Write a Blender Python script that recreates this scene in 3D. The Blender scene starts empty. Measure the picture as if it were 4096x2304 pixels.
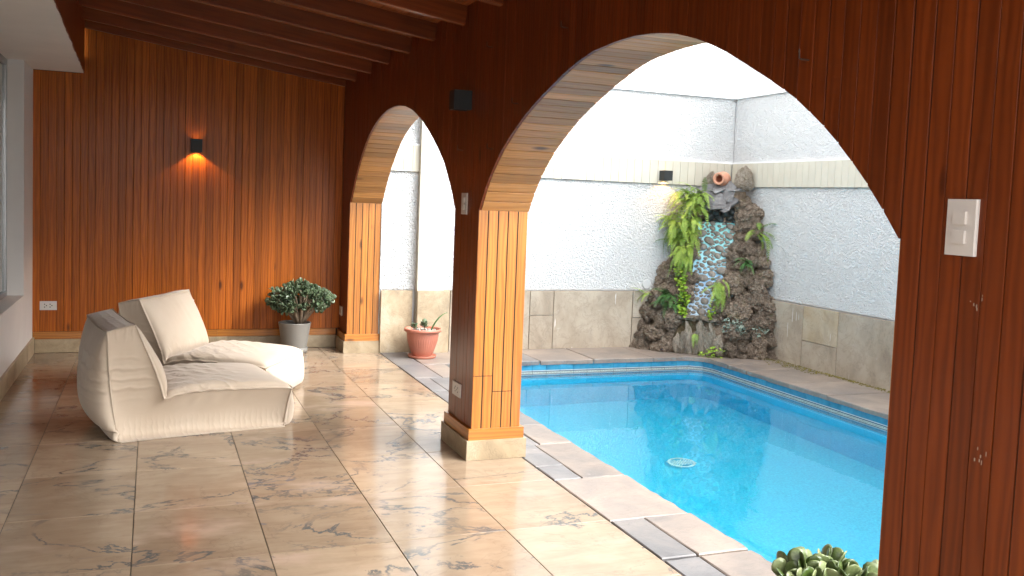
import bpy, math, random
import numpy as np
from mathutils import Vector, Matrix, noise
random.seed(11)
S = bpy.context.scene
COL = S.collection
rad = math.radians

# ------------------------------------------------------------------ camera
cam = bpy.data.cameras.new('camera')
cam.sensor_width = 36.0
cam.lens = 3732.17 / 4096 * 36
cam.shift_x = (2048 - 2080.39) / 4096
cam.shift_y = (1060.73 - 1152) / 4096
cam.clip_start = 0.05
cam.clip_end = 500
cam_o = bpy.data.objects.new('camera', cam)
COL.objects.link(cam_o)
_r = Vector((0.92982343, -0.36590887, 0.03923121))
_u = Vector((-0.01112902, 0.07859712, 0.99684434))
_f = Vector((0.36783764, 0.92732583, -0.06900924))
cam_o.matrix_world = Matrix(((_r.x, _u.x, -_f.x, 0), (_r.y, _u.y, -_f.y, 0), (_r.z, _u.z, -_f.z, 1.6), (0, 0, 0, 1)))
S.camera = cam_o

# ------------------------------------------------------------------ sky, sun, exposure
SUN_EL, SUN_AZ = 42.0, 125.0
world = bpy.data.worlds.new('World')
S.world = world
world.use_nodes = True
wn, wl = world.node_tree.nodes, world.node_tree.links
sky = wn.new('ShaderNodeTexSky')
sky.sky_type = 'NISHITA'
sky.sun_disc = False
sky.sun_elevation = rad(SUN_EL)
sky.sun_rotation = rad(SUN_AZ)
sky.air_density = 1.0
sky.dust_density = 3.0
hsv = wn.new('ShaderNodeHueSaturation')          # thin overcast: the blue of the sky mostly washed out
hsv.inputs['Saturation'].default_value = 0.08
wl.new(sky.outputs[0], hsv.inputs['Color'])
wl.new(hsv.outputs[0], wn['Background'].inputs['Color'])
wn['Background'].inputs['Strength'].default_value = 0.15
sun = bpy.data.lights.new('sun', 'SUN')
sun.energy = 0.5
sun.angle = rad(60)
sun.color = (1.0, 0.96, 0.9)
sun_o = bpy.data.objects.new('sun', sun)
COL.objects.link(sun_o)
_d = Vector((math.sin(rad(SUN_AZ)) * math.cos(rad(SUN_EL)), math.cos(rad(SUN_AZ)) * math.cos(rad(SUN_EL)), math.sin(rad(SUN_EL))))
sun_o.rotation_euler = _d.to_track_quat('Z', 'Y').to_euler()
sun_o.location = (0, 0, 8)
S.view_settings.view_transform = 'Standard'
S.view_settings.look = 'None'
S.view_settings.exposure = 3.0
S.view_settings.gamma = 1.0
S.view_settings.use_curve_mapping = False
S.render.engine = 'CYCLES'
S.cycles.use_denoising = True
S.cycles.max_bounces = 14
S.cycles.diffuse_bounces = 8
S.cycles.transmission_bounces = 8
S.cycles.sample_clamp_indirect = 6.0

# ------------------------------------------------------------------ helpers
WM = {}

def link(o, parent=None, M=None):
    COL.objects.link(o)
    M = M if M is not None else Matrix()
    WM[o.name] = M
    if parent is not None:
        o.parent = parent
        o.matrix_basis = WM[parent.name].inverted() @ M
    else:
        o.matrix_basis = M
    return o

def T(x, y, z): return Matrix.Translation((x, y, z))
def RZ(a): return Matrix.Rotation(a, 4, 'Z')

def frame(o, x, y, z):
    x, y, z, o = Vector(x), Vector(y), Vector(z), Vector(o)
    return Matrix(((x.x, y.x, z.x, o.x), (x.y, y.y, z.y, o.y), (x.z, y.z, z.z, o.z), (0, 0, 0, 1)))

def tag(o, label=None, cat=None, group=None, kind=None):
    if label: o['label'] = label
    if cat: o['category'] = cat
    if group: o['group'] = group
    if kind: o['kind'] = kind
    return o

def empty(name, M, label=None, cat=None, group=None, kind=None):
    o = bpy.data.objects.new(name, None)
    o.empty_display_size = 0.1
    link(o, None, M)
    return tag(o, label, cat, group, kind)

def mesh(name, V, F, mat=None, smooth=False):
    me = bpy.data.meshes.new(name)
    me.from_pydata([tuple(v) for v in V], [], [tuple(f) for f in F])
    if mat: me.materials.append(mat)
    if smooth: me.polygons.foreach_set('use_smooth', [True] * len(me.polygons))
    me.update()
    return me

def add(name, me, parent=None, M=None):
    return link(bpy.data.objects.new(name, me), parent, M)

def part(name, V, F, mat, parent=None, M=None, smooth=False):
    return add(name, mesh(name, V, F, mat, smooth), parent, M)

class MB:
    def __init__(s): s.V = []; s.F = []
    def add(s, V, F):
        n = len(s.V); s.V += [tuple(v) for v in V]; s.F += [tuple(i + n for i in f) for f in F]; return s
    def box(s, a, b):
        (x0, y0, z0), (x1, y1, z1) = a, b
        return s.add([(x0, y0, z0), (x1, y0, z0), (x1, y1, z0), (x0, y1, z0), (x0, y0, z1), (x1, y0, z1), (x1, y1, z1), (x0, y1, z1)],
                     [(0, 3, 2, 1), (4, 5, 6, 7), (0, 1, 5, 4), (1, 2, 6, 5), (2, 3, 7, 6), (3, 0, 4, 7)])
    def tube(s, P, R, n=8, cap=True):
        P = [Vector(p) for p in P]
        if not hasattr(R, '__len__'): R = [R] * len(P)
        rings = []; prev = None
        for i, p in enumerate(P):
            t = (P[min(i + 1, len(P) - 1)] - P[max(i - 1, 0)]).normalized()
            if prev is None:
                a = Vector((0, 0, 1)) if abs(t.z) < .9 else Vector((1, 0, 0))
                prev = t.cross(a).normalized()
            prev = (prev - t * prev.dot(t)).normalized()
            b = t.cross(prev)
            rings.append([p + (prev * math.cos(2 * math.pi * k / n) + b * math.sin(2 * math.pi * k / n)) * R[i] for k in range(n)])
        V = [v for r in rings for v in r]
        F = [(i * n + k, i * n + (k + 1) % n, (i + 1) * n + (k + 1) % n, (i + 1) * n + k) for i in range(len(P) - 1) for k in range(n)]
        if cap: F += [tuple(range(n))[::-1], tuple((len(P) - 1) * n + k for k in range(n))]
        return s.add(V, F)
    def lathe(s, prof, n=32, fn=None, cap0=True, cap1=False):
        V = []
        for i, (r, z) in enumerate(prof):
            for k in range(n):
                a = 2 * math.pi * k / n
                rr = r + (fn(a, z, i) if fn else 0)
                V.append((rr * math.cos(a), rr * math.sin(a), z))
        F = [(i * n + k, i * n + (k + 1) % n, (i + 1) * n + (k + 1) % n, (i + 1) * n + k) for i in range(len(prof) - 1) for k in range(n)]
        if cap0: F.append(tuple(range(n))[::-1])
        if cap1: F.append(tuple((len(prof) - 1) * n + k for k in range(n)))
        return s.add(V, F)
    def build(s, name, mat, parent=None, M=None, smooth=False):
        return part(name, s.V, s.F, mat, parent, M, smooth)

def prism(w, t, zb, zt, c=0.003):
    """board: local x = width, y = thickness (face at y=t), z = length; ends may be cut on a slope"""
    c = min(c, w * .2, t * .4)
    sec = [(0, 0), (w, 0), (w, t - c), (w - c, t), (c, t), (0, t - c)]
    fb = zb if callable(zb) else (lambda x: zb)
    ft = zt if callable(zt) else (lambda x: zt)
    V = [(x, y, fb(x)) for x, y in sec] + [(x, y, ft(x)) for x, y in sec]
    F = [(i, (i + 1) % 6, (i + 1) % 6 + 6, i + 6) for i in range(6)] + [(5, 4, 3, 2, 1, 0), (6, 7, 8, 9, 10, 11)]
    return V, F

def board(name, w, t, zb, zt, mat, parent, M, c=0.003):
    V, F = prism(w, t, zb, zt, c)
    return part(name, V, F, mat, parent, M)

def slab_poly(name, P, z0, z1, mat, parent=None, ch=0.006, M=None):
    """flat stone: polygon footprint with a chamfered top edge"""
    n = len(P); c = Vector((sum(p[0] for p in P) / n, sum(p[1] for p in P) / n))
    ins = []
    for p in P:
        d = c - Vector(p[:2]); ins.append(Vector(p[:2]) + d * (ch / max(d.length, .01)) * 1.3)
    V = [(p[0], p[1], z0) for p in P] + [(p[0], p[1], z1 - ch) for p in P] + [(p.x, p.y, z1) for p in ins]
    F = [(i, (i + 1) % n, (i + 1) % n + n, i + n) for i in range(n)] + [(i + n, (i + 1) % n + n, (i + 1) % n + 2 * n, i + 2 * n) for i in range(n)]
    F += [tuple(range(2 * n, 3 * n)), tuple(range(n))[::-1]]
    # recentre so the object's own origin sits on the stone
    o = Vector((c.x, c.y, z1))
    V = [(v[0] - o.x, v[1] - o.y, v[2] - o.z) for v in V]
    return part(name, V, F, mat, parent, (M or Matrix()) @ T(*o))

# ------------------------------------------------------------------ materials
class NT:
    def __init__(s, name):
        s.m = bpy.data.materials.new(name); s.m.use_nodes = True
        s.n = s.m.node_tree.nodes; s.l = s.m.node_tree.links; s.b = s.n['Principled BSDF']
    def new(s, t, **kw):
        nd = s.n.new(t)
        for k, v in kw.items():
            if k.startswith('i_'):
                key = k[2:]; key = int(key) if key.isdigit() else key.replace('_', ' ')
                nd.inputs[key].default_value = v
            else: setattr(nd, k, v)
        return nd
    def link(s, a, b): s.l.new(a, b)
    def set(s, **kw):
        for k, v in kw.items():
            s.b.inputs[k.replace('_', ' ')].default_value = v
        return s
    def obj(s, scale=(1, 1, 1), rnd=True):
        tc = s.new('ShaderNodeTexCoord'); mp = s.new('ShaderNodeMapping'); mp.inputs['Scale'].default_value = scale
        if rnd:
            oi = s.new('ShaderNodeObjectInfo')
            vm = s.new('ShaderNodeVectorMath', operation='SCALE'); vm.inputs[0].default_value = (13.1, 7.7, 29.3)
            s.link(oi.outputs['Random'], vm.inputs['Scale'])
            ad = s.new('ShaderNodeVectorMath', operation='ADD')
            s.link(tc.outputs['Object'], ad.inputs[0]); s.link(vm.outputs[0], ad.inputs[1])
            s.link(ad.outputs[0], mp.inputs['Vector'])
        else: s.link(tc.outputs['Object'], mp.inputs['Vector'])
        return mp.outputs[0]
    def noise(s, vec, scale, detail=3, rough=.55, dist=0.0):
        nd = s.new('ShaderNodeTexNoise', i_Scale=scale, i_Detail=detail, i_Roughness=rough, i_Distortion=dist)
        s.link(vec, nd.inputs['Vector']); return nd.outputs['Fac']
    def ramp(s, fac, stops, interp='LINEAR'):
        r = s.new('ShaderNodeValToRGB'); r.color_ramp.interpolation = interp
        e = r.color_ramp.elements
        while len(e) < len(stops): e.new(.5)
        for x, (p, c) in zip(e, stops):
            x.position = p; x.color = (c, c, c, 1) if not hasattr(c, '__len__') else tuple(c) + (1,)
        s.link(fac, r.inputs[0]); return r.outputs[0]
    def mix(s, fac, a, b, mode='MIX'):
        m = s.new('ShaderNodeMix', data_type='RGBA', blend_type=mode)
        for v, i in ((fac, 0), (a, 6), (b, 7)):
            if hasattr(v, 'is_linked') or hasattr(v, 'links'): s.link(v, m.inputs[i])
            elif i == 0: m.inputs[0].default_value = v
            else: m.inputs[i].default_value = tuple(v) + (1,)
        return m.outputs[2]
    def math(s, op, a, b=0.0, clamp=False):
        m = s.new('ShaderNodeMath', operation=op, use_clamp=clamp)
        for v, i in ((a, 0), (b, 1)):
            if hasattr(v, 'links'): s.link(v, m.inputs[i])
            else: m.inputs[i].default_value = v
        return m.outputs[0]
    def rand(s):
        return s.new('ShaderNodeObjectInfo').outputs['Random']
    def bump(s, h, strength=.3, dist=.01):
        b = s.new('ShaderNodeBump', i_Strength=strength, i_Distance=dist)
        s.link(h, b.inputs['Height']); s.link(b.outputs[0], s.b.inputs['Normal'])
    def color(s, c): s.link(c, s.b.inputs['Base Color'])

def flat(name, col, rough=.5, var=0.0, vscale=20, bump=0.0, bscale=60, **kw):
    t = NT(name); t.set(Roughness=rough, **kw)
    v = t.obj()
    if var:
        n = t.noise(v, vscale, 4)
        lo = tuple(c * (1 - var) for c in col); hi = tuple(min(1, c * (1 + var)) for c in col)
        t.color(t.ramp(n, [(.3, lo), (.7, hi)]))
    else: t.set(Base_Color=tuple(col) + (1,))
    if bump: t.bump(t.noise(v, bscale, 4), bump, .004)
    return t.m

def wood(name, dark, light, rough=.32, coat=.35, knots=True, spread=.35, grain=.26, spec=.4):
    t = NT(name); t.set(Roughness=rough)
    t.b.inputs['Specular IOR Level'].default_value = spec
    t.b.inputs['Coat Weight'].default_value = coat; t.b.inputs['Coat Roughness'].default_value = .18
    v = t.obj((1, 1, .10))
    w = t.new('ShaderNodeTexWave', wave_type='BANDS', bands_direction='X', i_Scale=11, i_Distortion=11, i_Detail=2.5, i_Detail_Scale=1.4)
    t.link(v, w.inputs['Vector'])
    v2 = t.obj((60, 60, 1.6))
    fine = t.noise(v2, 1.0, 4, .6)
    g = t.math('ADD', t.math('MULTIPLY', w.outputs['Fac'], grain), t.math('ADD', t.math('MULTIPLY', fine, .42), .29 - grain / 2))
    c = t.ramp(g, [(.14, dark), (.86, light)])
    v4 = t.obj((2, 2, .35)); big = t.noise(v4, 1.0, 2)
    tone = t.math('ADD', t.math('MULTIPLY', t.rand(), spread), t.math('ADD', t.math('MULTIPLY', big, .35), 1 - spread / 2 - .18))
    mul = t.new('ShaderNodeVectorMath', operation='SCALE'); t.link(c, mul.inputs[0]); t.link(tone, mul.inputs['Scale'])
    c = mul.outputs[0]
    if knots:
        v3 = t.obj((5.5, .001, 2.0))
        vo = t.new('ShaderNodeTexVoronoi', i_Scale=1.0, i_Randomness=1.0); t.link(v3, vo.inputs['Vector'])
        k = t.ramp(vo.outputs['Distance'], [(.05, 1.0), (.13, 0.0)])
        sp = t.new('ShaderNodeSeparateColor'); t.link(vo.outputs['Color'], sp.inputs[0])
        gate = t.math('LESS_THAN', sp.outputs[0], .38)
        kf = t.math('MULTIPLY', t.math('MULTIPLY', k, gate), .85)
        c = t.mix(kf, c, (dark[0] * .22, dark[1] * .22, dark[2] * .3))
    t.color(c)
    t.bump(g, .12, .002)
    return t.m

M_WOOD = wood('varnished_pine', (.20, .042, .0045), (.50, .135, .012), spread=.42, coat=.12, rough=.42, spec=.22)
M_WOOD_SHADED = wood('shaded_varnished_pine', (.088, .0155, .0027), (.225, .044, .0060), rough=.38, spread=.30, coat=.12, spec=.3)  # same pine, its colour darkened and reddened for the backlit arcade planks
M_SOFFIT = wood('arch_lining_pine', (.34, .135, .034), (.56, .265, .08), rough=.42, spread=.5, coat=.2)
M_RAFTER = wood('rafter_wood', (.12, .026, .006), (.25, .06, .012), rough=.4, knots=True)
M_CEIL = wood('ceiling_wood', (.20, .042, .008), (.42, .115, .02), rough=.4)
M_BACKING = flat('dark_backing', (.012, .006, .004), .9)

def stone_tile():
    t = NT('veined_floor_stone'); t.set(Roughness=.16); t.b.inputs['Specular IOR Level'].default_value = .38
    v = t.obj((1, 1, 1))
    base = t.noise(v, 3.0, 5, .6, .4)
    vs = t.obj((1.2, 5.0, 1))
    streak = t.noise(vs, 2.4, 6, .65, .8)
    c = t.ramp(base, [(.30, (.205, .142, .093)), (.55, (.275, .203, .138)), (.78, (.335, .262, .19))])
    c2 = t.ramp(streak, [(.32, (.205, .14, .09)), (.62, (.315, .24, .165))])
    c = t.mix(.42, c, c2)
    # per-tile tone
    tone = t.math('ADD', t.math('MULTIPLY', t.rand(), .26), .84)
    mul = t.new('ShaderNodeVectorMath', operation='SCALE'); t.link(c, mul.inputs[0]); t.link(tone, mul.inputs['Scale']); c = mul.outputs[0]
    # thin dark veins
    vv = t.obj((1, 1.5, 1))
    n1 = t.noise(vv, 1.0, 9, .62, .5)
    line = t.math('ABSOLUTE', t.math('SUBTRACT', n1, .5))
    m1 = t.ramp(line, [(.0, 1.0), (.006, .8), (.013, 0.0)])
    br = t.ramp(t.noise(v, 2.1, 3), [(.38, 0.0), (.54, 1.0)])
    c = t.mix(t.math('MULTIPLY', t.math('MULTIPLY', m1, br), .95), c, (.060, .07, .075))
    n2 = t.noise(t.obj((1, 1.3, 1)), 1.9, 9, .6, .5)
    line2 = t.ramp(t.math('ABSOLUTE', t.math('SUBTRACT', n2, .5)), [(.0, 1.0), (.010, 0.0)])
    c = t.mix(t.math('MULTIPLY', line2, .30), c, (.12, .085, .06))
    # slate-blue smudges
    sm = t.noise(t.obj((1.1, 2.8, 1)), 2.0, 8, .72, 1.0)
    smm = t.ramp(sm, [(.64, 0.0), (.69, 1.0)])
    c = t.mix(t.math('MULTIPLY', smm, .75), c, (.12, .115, .125))
    pk = t.ramp(t.noise(t.obj((1, 2, 1)), 1.6, 4), [(.58, 0.0), (.72, 1.0)])
    c = t.mix(t.math('MULTIPLY', pk, .55), c, (.40, .295, .235))
    t.color(c)
    rr = t.ramp(base, [(.3, .10), (.8, .22)]); t.link(rr, t.b.inputs['Roughness'])
    t.bump(streak, .05, .002)
    return t.m
M_TILE = stone_tile()

def slate(name, cols, rough=.55, bump=.5, scale=2.2, drips=False):
    t = NT(name); t.set(Roughness=rough)
    v = t.obj((1, 1, 1)); n = t.noise(v, scale, 6, .62, .7)
    c = t.ramp(n, [(.30, cols[0]), (.50, cols[1]), (.70, cols[2])])
    n2 = t.noise(t.obj((1, 3, 1)), scale * 2.5, 6, .7, 1.0)
    ln = t.ramp(t.math('ABSOLUTE', t.math('SUBTRACT', n2, .5)), [(0, 1.0), (.02, 0.0)])
    c = t.mix(t.math('MULTIPLY', ln, .30), c, tuple(x * .4 for x in cols[0]))
    wh = t.ramp(t.noise(t.obj((1, 1, 1)), 5, 6, .7), [(.66, 0.0), (.74, 1.0)])
    c = t.mix(t.math('MULTIPLY', wh, .35), c, (.66, .62, .58))
    if drips:      # spatters of white wall paint that ran down the stone, damp staining
        dr = t.ramp(t.noise(t.obj((38, 2, 3.2)), 1.0, 2, .5), [(.73, 0.0), (.75, 1.0)])
        c = t.mix(t.math('MULTIPLY', dr, .75), c, (.78, .77, .75))
        dk = t.ramp(t.noise(t.obj((2.2, 2, 1.1)), 1.6, 6, .68), [(.52, 0.0), (.74, 1.0)])
        c = t.mix(t.math('MULTIPLY', dk, .45), c, (.17, .14, .115))
    tone = t.math('ADD', t.math('MULTIPLY', t.rand(), .28), .86)
    mul = t.new('ShaderNodeVectorMath', operation='SCALE'); t.link(c, mul.inputs[0]); t.link(tone, mul.inputs['Scale']); t.color(mul.outputs[0])
    t.bump(t.noise(v, scale * 3, 8, .65, .5), bump, .008)
    return t.m
M_PAVE = slate('paving_slate', ((.16, .142, .132), (.235, .192, .163), (.31, .248, .20)), .42, .5)
M_PAVE_G = slate('grey_paving_slate', ((.105, .102, .106), (.155, .148, .147), (.22, .195, .178)), .42, .5)
M_DADO = slate('dado_stone', ((.26, .205, .15), (.385, .32, .245), (.47, .405, .325)), .7, .7, 1.7, True)
M_DADO_T = slate('tan_dado_stone', ((.29, .215, .13), (.43, .34, .225), (.50, .43, .33)), .7, .8, 2.4, True)
M_PLINTH = slate('plinth_stone', ((.24, .18, .11), (.36, .275, .17), (.44, .36, .25)), .45, .25, 3)
M_GROUT = flat('grout', (.075, .065, .055), .9)

def stucco():
    t = NT('rough_white_stucco'); t.set(Roughness=.85)
    v = t.obj((1, 1, 1), rnd=False)
    n1 = t.noise(v, 70, 2, .5, .6); n2 = t.noise(v, 38, 2, .5, .3)
    h = t.math('ADD', t.math('MULTIPLY', n1, .7), t.math('MULTIPLY', n2, .5))
    h = t.ramp(h, [(.42, 0.0), (.70, 1.0)])
    big = t.noise(v, 1.2, 4)
    t.color(t.ramp(big, [(.3, (.70, .705, .70)), (.7, (.75, .75, .745))]))
    t.bump(h, 1.0, .017)
    return t.m
M_STUCCO = stucco()
M_WHITE = flat('white_wall_paint', (.69, .70, .70), .7, .03, 3, .05, 30)
M_PLASTER = flat('interior_white_plaster', (.72, .69, .65), .6, .04, 2.5, .06, 25)
M_CREAM = flat('cream_painted_board', (.52, .485, .40), .55, .06, 4)
M_LEDGE = flat('white_ledge', (.78, .79, .79), .6, .03, 5)
M_ALU = flat('window_aluminium', (.36, .36, .36), .35, Metallic=.7)
M_SWITCH = flat('white_plastic', (.60, .555, .51), .4)
M_HOLE = flat('socket_hole', (.02, .02, .02), .6)
M_BLACK = flat('black_lamp_metal', (.012, .015, .016), .5)
M_IRON = flat('rusty_hook_iron', (.05, .025, .015), .6)
M_GREYPOT = flat('grey_plastic', (.17, .16, .142), .45, .05, 4, .12, 8)
M_TERRA = flat('terracotta_plastic', (.44, .155, .10), .5, .08, 6)
M_CLAY = flat('clay_jar', (.52, .25, .16), .7, .18, 9, .2, 40)
M_SOIL = flat('potting_soil', (.045, .032, .022), .95, .4, 30, .8, 60)
M_GRAVEL = flat('pale_gravel', (.40, .36, .32), .8, .25, 30, .4, 50)
M_BARK = flat('jade_bark', (.20, .145, .095), .8, .25, 25, .5, 40)
def glass():
    t = NT('window_glass'); t.set(Base_Color=(.8, .82, .8, 1), Roughness=.02, IOR=1.45); t.b.inputs['Transmission Weight'].default_value = 1.0
    return t.m
M_GLASS = glass()
M_CURTAIN = flat('beige_curtain', (.50, .45, .38), .9, .06, 4)

def fabric():
    t = NT('cream_canvas'); t.set(Roughness=.75)
    t.b.inputs['Sheen Weight'].default_value = .25
    v = t.obj((1, 1, 1))
    t.color(t.ramp(t.noise(v, 3.0, 4), [(.3, (.49, .39, .29)), (.7, (.54, .445, .345))]))
    wr = t.noise(t.obj((6, 5, 22)), 1.0, 4, .5, .6)
    wv = t.noise(v, 350, 2)
    tc = t.new('ShaderNodeTexCoord'); sp = t.new('ShaderNodeSeparateXYZ'); t.link(tc.outputs['Object'], sp.inputs[0])
    X_, Y_, Z_ = sp.outputs
    def wave(d, sc, dist, det=1.0):
        w = t.new('ShaderNodeTexWave', wave_type='BANDS', bands_direction=d, wave_profile='SIN', i_Scale=sc, i_Distortion=dist, i_Detail=det, i_Detail_Scale=2.2)
        t.link(t.obj((1, 1, 1)), w.inputs['Vector'])
        return t.math('POWER', w.outputs['Fac'], 2.5)
    def band(v_, a, b, c_, d_):     # rises a..b, falls c..d
        up = t.new('ShaderNodeMapRange', interpolation_type='SMOOTHSTEP'); up.inputs[1].default_value = a; up.inputs[2].default_value = b; t.link(v_, up.inputs[0])
        dn = t.new('ShaderNodeMapRange', interpolation_type='SMOOTHSTEP'); dn.inputs[1].default_value = c_; dn.inputs[2].default_value = d_; dn.inputs[3].default_value = 1; dn.inputs[4].default_value = 0; t.link(v_, dn.inputs[0])
        return t.math('MULTIPLY', up.outputs[0], dn.outputs[0])
    f1 = t.math('MULTIPLY', wave('Z', 4.6, 2.2), t.math('MULTIPLY', band(Z_, .20, .36, .44, .60), band(X_, -1, -.9, .05, .28)))
    f2 = t.math('MULTIPLY', wave('DIAGONAL', 4.2, 5.0, 2.0), t.math('MULTIPLY', band(Z_, .26, .33, .48, .60), band(X_, .26, .36, .62, .95)))
    f3 = t.math('MULTIPLY', wave('X', 9.0, 3.0), band(Z_, -.1, -.05, .03, .15))
    f4 = t.math('MULTIPLY', wave('X', 7.0, 2.0), t.math('MULTIPLY', band(Z_, .60, .74, .95, 1.0), band(X_, -1, -.9, .15, .3)))
    folds = t.math('ADD', t.math('ADD', f1, t.math('MULTIPLY', f2, 1.2)), t.math('ADD', t.math('MULTIPLY', f3, .35), t.math('MULTIPLY', f4, .4)))
    hh = t.math('ADD', t.math('MULTIPLY', folds, 1.0), t.math('ADD', t.math('MULTIPLY', wr, .15), t.math('MULTIPLY', wv, .02)))
    t.bump(hh, .42, .015)
    return t.m
M_FABRIC = fabric()
M_PIPING = flat('canvas_piping', (.50, .405, .31), .75)

def pool_plaster():
    t = NT('blue_pool_plaster'); t.set(Roughness=.6)
    v = t.obj((1, 1, 1), rnd=False)
    n = t.noise(v, 55, 3, .7); b = t.noise(v, 1.5, 4)
    c = t.ramp(n, [(.35, (.006, .45, .66)), (.65, (.05, .66, .83))])
    c = t.mix(t.ramp(b, [(.4, 0.0), (.7, .35)]), c, (.04, .52, .76))
    t.color(c); return t.m
M_POOL = pool_plaster()
def pool_tile():
    t = NT('glazed_blue_tile'); t.set(Roughness=.18)
    v = t.obj((1, 1, 1)); n = t.noise(v, 14, 4)
    c = t.ramp(n, [(.3, (.035, .20, .32)), (.7, (.055, .28, .42))])
    tone = t.math('ADD', t.math('MULTIPLY', t.rand(), .25), .87)
    mul = t.new('ShaderNodeVectorMath', operation='SCALE'); t.link(c, mul.inputs[0]); t.link(tone, mul.inputs['Scale']); t.color(mul.outputs[0])
    return t.m
M_PTILE = pool_tile()
def border_tile():
    t = NT('patterned_border_tile'); t.set(Roughness=.2)
    tc = t.new('ShaderNodeTexCoord'); sp = t.new('ShaderNodeSeparateXYZ'); t.link(tc.outputs['Generated'], sp.inputs[0])
    z = sp.outputs['Z']
    c = t.ramp(z, [(0, (.44, .48, .47)), (.10, (.03, .05, .10)), (.22, (.40, .42, .37)), (.68, (.03, .05, .10)), (.84, (.48, .52, .52))], 'CONSTANT')
    tc2 = t.new('ShaderNodeTexCoord'); mp = t.new('ShaderNodeMapping'); mp.inputs['Scale'].default_value = (30, 30, 60); t.link(tc2.outputs['Object'], mp.inputs['Vector'])
    ck = t.noise(mp.outputs[0], 3.0, 2)
    band = t.math('MULTIPLY', t.math('GREATER_THAN', z, .30), t.math('LESS_THAN', z, .60))
    dots = t.math('MULTIPLY', t.math('GREATER_THAN', ck, .56), band)
    t.color(t.mix(t.math('MULTIPLY', dots, .8), c, (.12, .10, .06)))
    return t.m
M_BORDER = border_tile()
def water():
    t = NT('pool_water'); t.set(Base_Color=(.90, .985, 1.0, 1), Roughness=0.0, IOR=1.33)
    t.b.inputs['Transmission Weight'].default_value = 1.0
    v = t.obj((1, 1, 1), rnd=False)
    t.bump(t.noise(v, 3.5, 3, .5, .3), .035, .02)
    return t.m
M_WATER = water()
M_DRAIN = flat('drain_plastic', (.55, .80, .78), .5)

def rock(name, cols, bump=1.0, scale=3.4):
    t = NT(name); t.set(Roughness=.9)
    v = t.obj((1, 1, 1)); n = t.noise(v, scale, 7, .7, .3)
    c = t.ramp(n, [(.28, cols[0]), (.5, cols[1]), (.72, cols[2])])
    moss = t.ramp(t.noise(v, 1.1, 4), [(.55, 0.0), (.70, .6)])
    c = t.mix(moss, c, (.17, .135, .045))
    tone = t.math('ADD', t.math('MULTIPLY', t.rand(), .5), .75)
    mul = t.new('ShaderNodeVectorMath', operation='SCALE'); t.link(c, mul.inputs[0]); t.link(tone, mul.inputs['Scale']); t.color(mul.outputs[0])
    vo = t.new('ShaderNodeTexVoronoi', i_Scale=scale * 3.2); t.link(v, vo.inputs['Vector'])
    t.bump(t.math('ADD', t.math('MULTIPLY', vo.outputs['Distance'], .8), t.noise(v, scale * 2.2, 6, .7)), bump, .05)
    return t.m
M_ROCK = rock('volcanic_rock', ((.095, .07, .052), (.37, .28, .205), (.70, .57, .45)))
M_ROCK_P = rock('pale_rough_rock', ((.28, .22, .17), (.50, .42, .33), (.68, .59, .49)), .9)
M_SLATE = slate('dark_slate', ((.075, .073, .075), (.14, .135, .135), (.24, .23, .225)), .6, .7, 1.6)
M_PEBBLE = slate('river_pebble', ((.10, .095, .09), (.20, .18, .155), (.36, .29, .20)), .4, .3, 1.6)
def channel_paint():
    t = NT('turquoise_channel_paint'); t.set(Roughness=.5)
    tc = t.new('ShaderNodeTexCoord'); sp = t.new('ShaderNodeSeparateXYZ'); t.link(tc.outputs['Generated'], sp.inputs[0])
    c = t.ramp(sp.outputs['Z'], [(.0, (.38, .50, .62)), (.40, (.26, .46, .66)), (.62, (.32, .66, .72)), (1, (.22, .62, .60))])
    n = t.noise(t.obj((1, 1, 1)), 22, 5)
    c = t.mix(t.ramp(n, [(.5, 0.0), (.72, .5)]), c, (.62, .74, .76))
    t.color(c); t.bump(n, .5, .01); return t.m
M_CHANNEL = channel_paint()

def leafmat(name, lo, hi, rough=.45, trans=.12, spread=.5, under=None):
    t = NT(name); t.set(Roughness=rough)
    n = t.noise(t.obj((1, 1, 1)), 9, 3)
    f = t.math('ADD', t.math('MULTIPLY', n, .5), t.math('SUBTRACT', t.math('MULTIPLY', t.rand(), spread), spread / 2 - .25))
    t.color(t.ramp(f, [(.25, lo), (.75, hi)]))
    t.b.inputs['Subsurface Weight'].default_value = 0.0
    return t.m
M_FERN = leafmat('bright_fern_green', (.12, .22, .025), (.33, .46, .07), .5)
M_FERN_D = leafmat('dark_fern_green', (.035, .11, .025), (.10, .24, .06), .5)
M_ROUND = leafmat('lime_creeper_green', (.16, .30, .02), (.36, .50, .06), .45)
M_JADE = leafmat('jade_leaf_green', (.045, .075, .035), (.13, .17, .095), .28)
M_JADE_F = leafmat('grey_green_jade_leaf', (.05, .08, .016), (.21, .245, .11), .32, spread=.8)
M_SUCC = leafmat('blue_grey_succulent', (.16, .21, .17), (.34, .40, .33), .5)

def glow(name, col, e):
    t = NT(name); t.set(Base_Color=(0, 0, 0, 1))
    t.b.inputs['Emission Color'].default_value = tuple(col) + (1,); t.b.inputs['Emission Strength'].default_value = e
    return t.m
M_GLOW = glow('warm_lamp_lens', (1, .62, .28), 2.5)

# ------------------------------------------------------------------ ground and floor
gb = MB()
for (x0, y0, x1, y1) in ((-60, -60, 2.66, 70), (5.54, -60, 60, 70), (2.66, 8.57, 5.54, 70), (2.66, -60, 5.54, .4)):
    gb.add([(x0, y0, -.03), (x1, y0, -.03), (x1, y1, -.03), (x0, y1, -.03)], [(0, 1, 2, 3)])
tag(gb.build('ground', M_GROUT), kind='structure')

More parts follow.
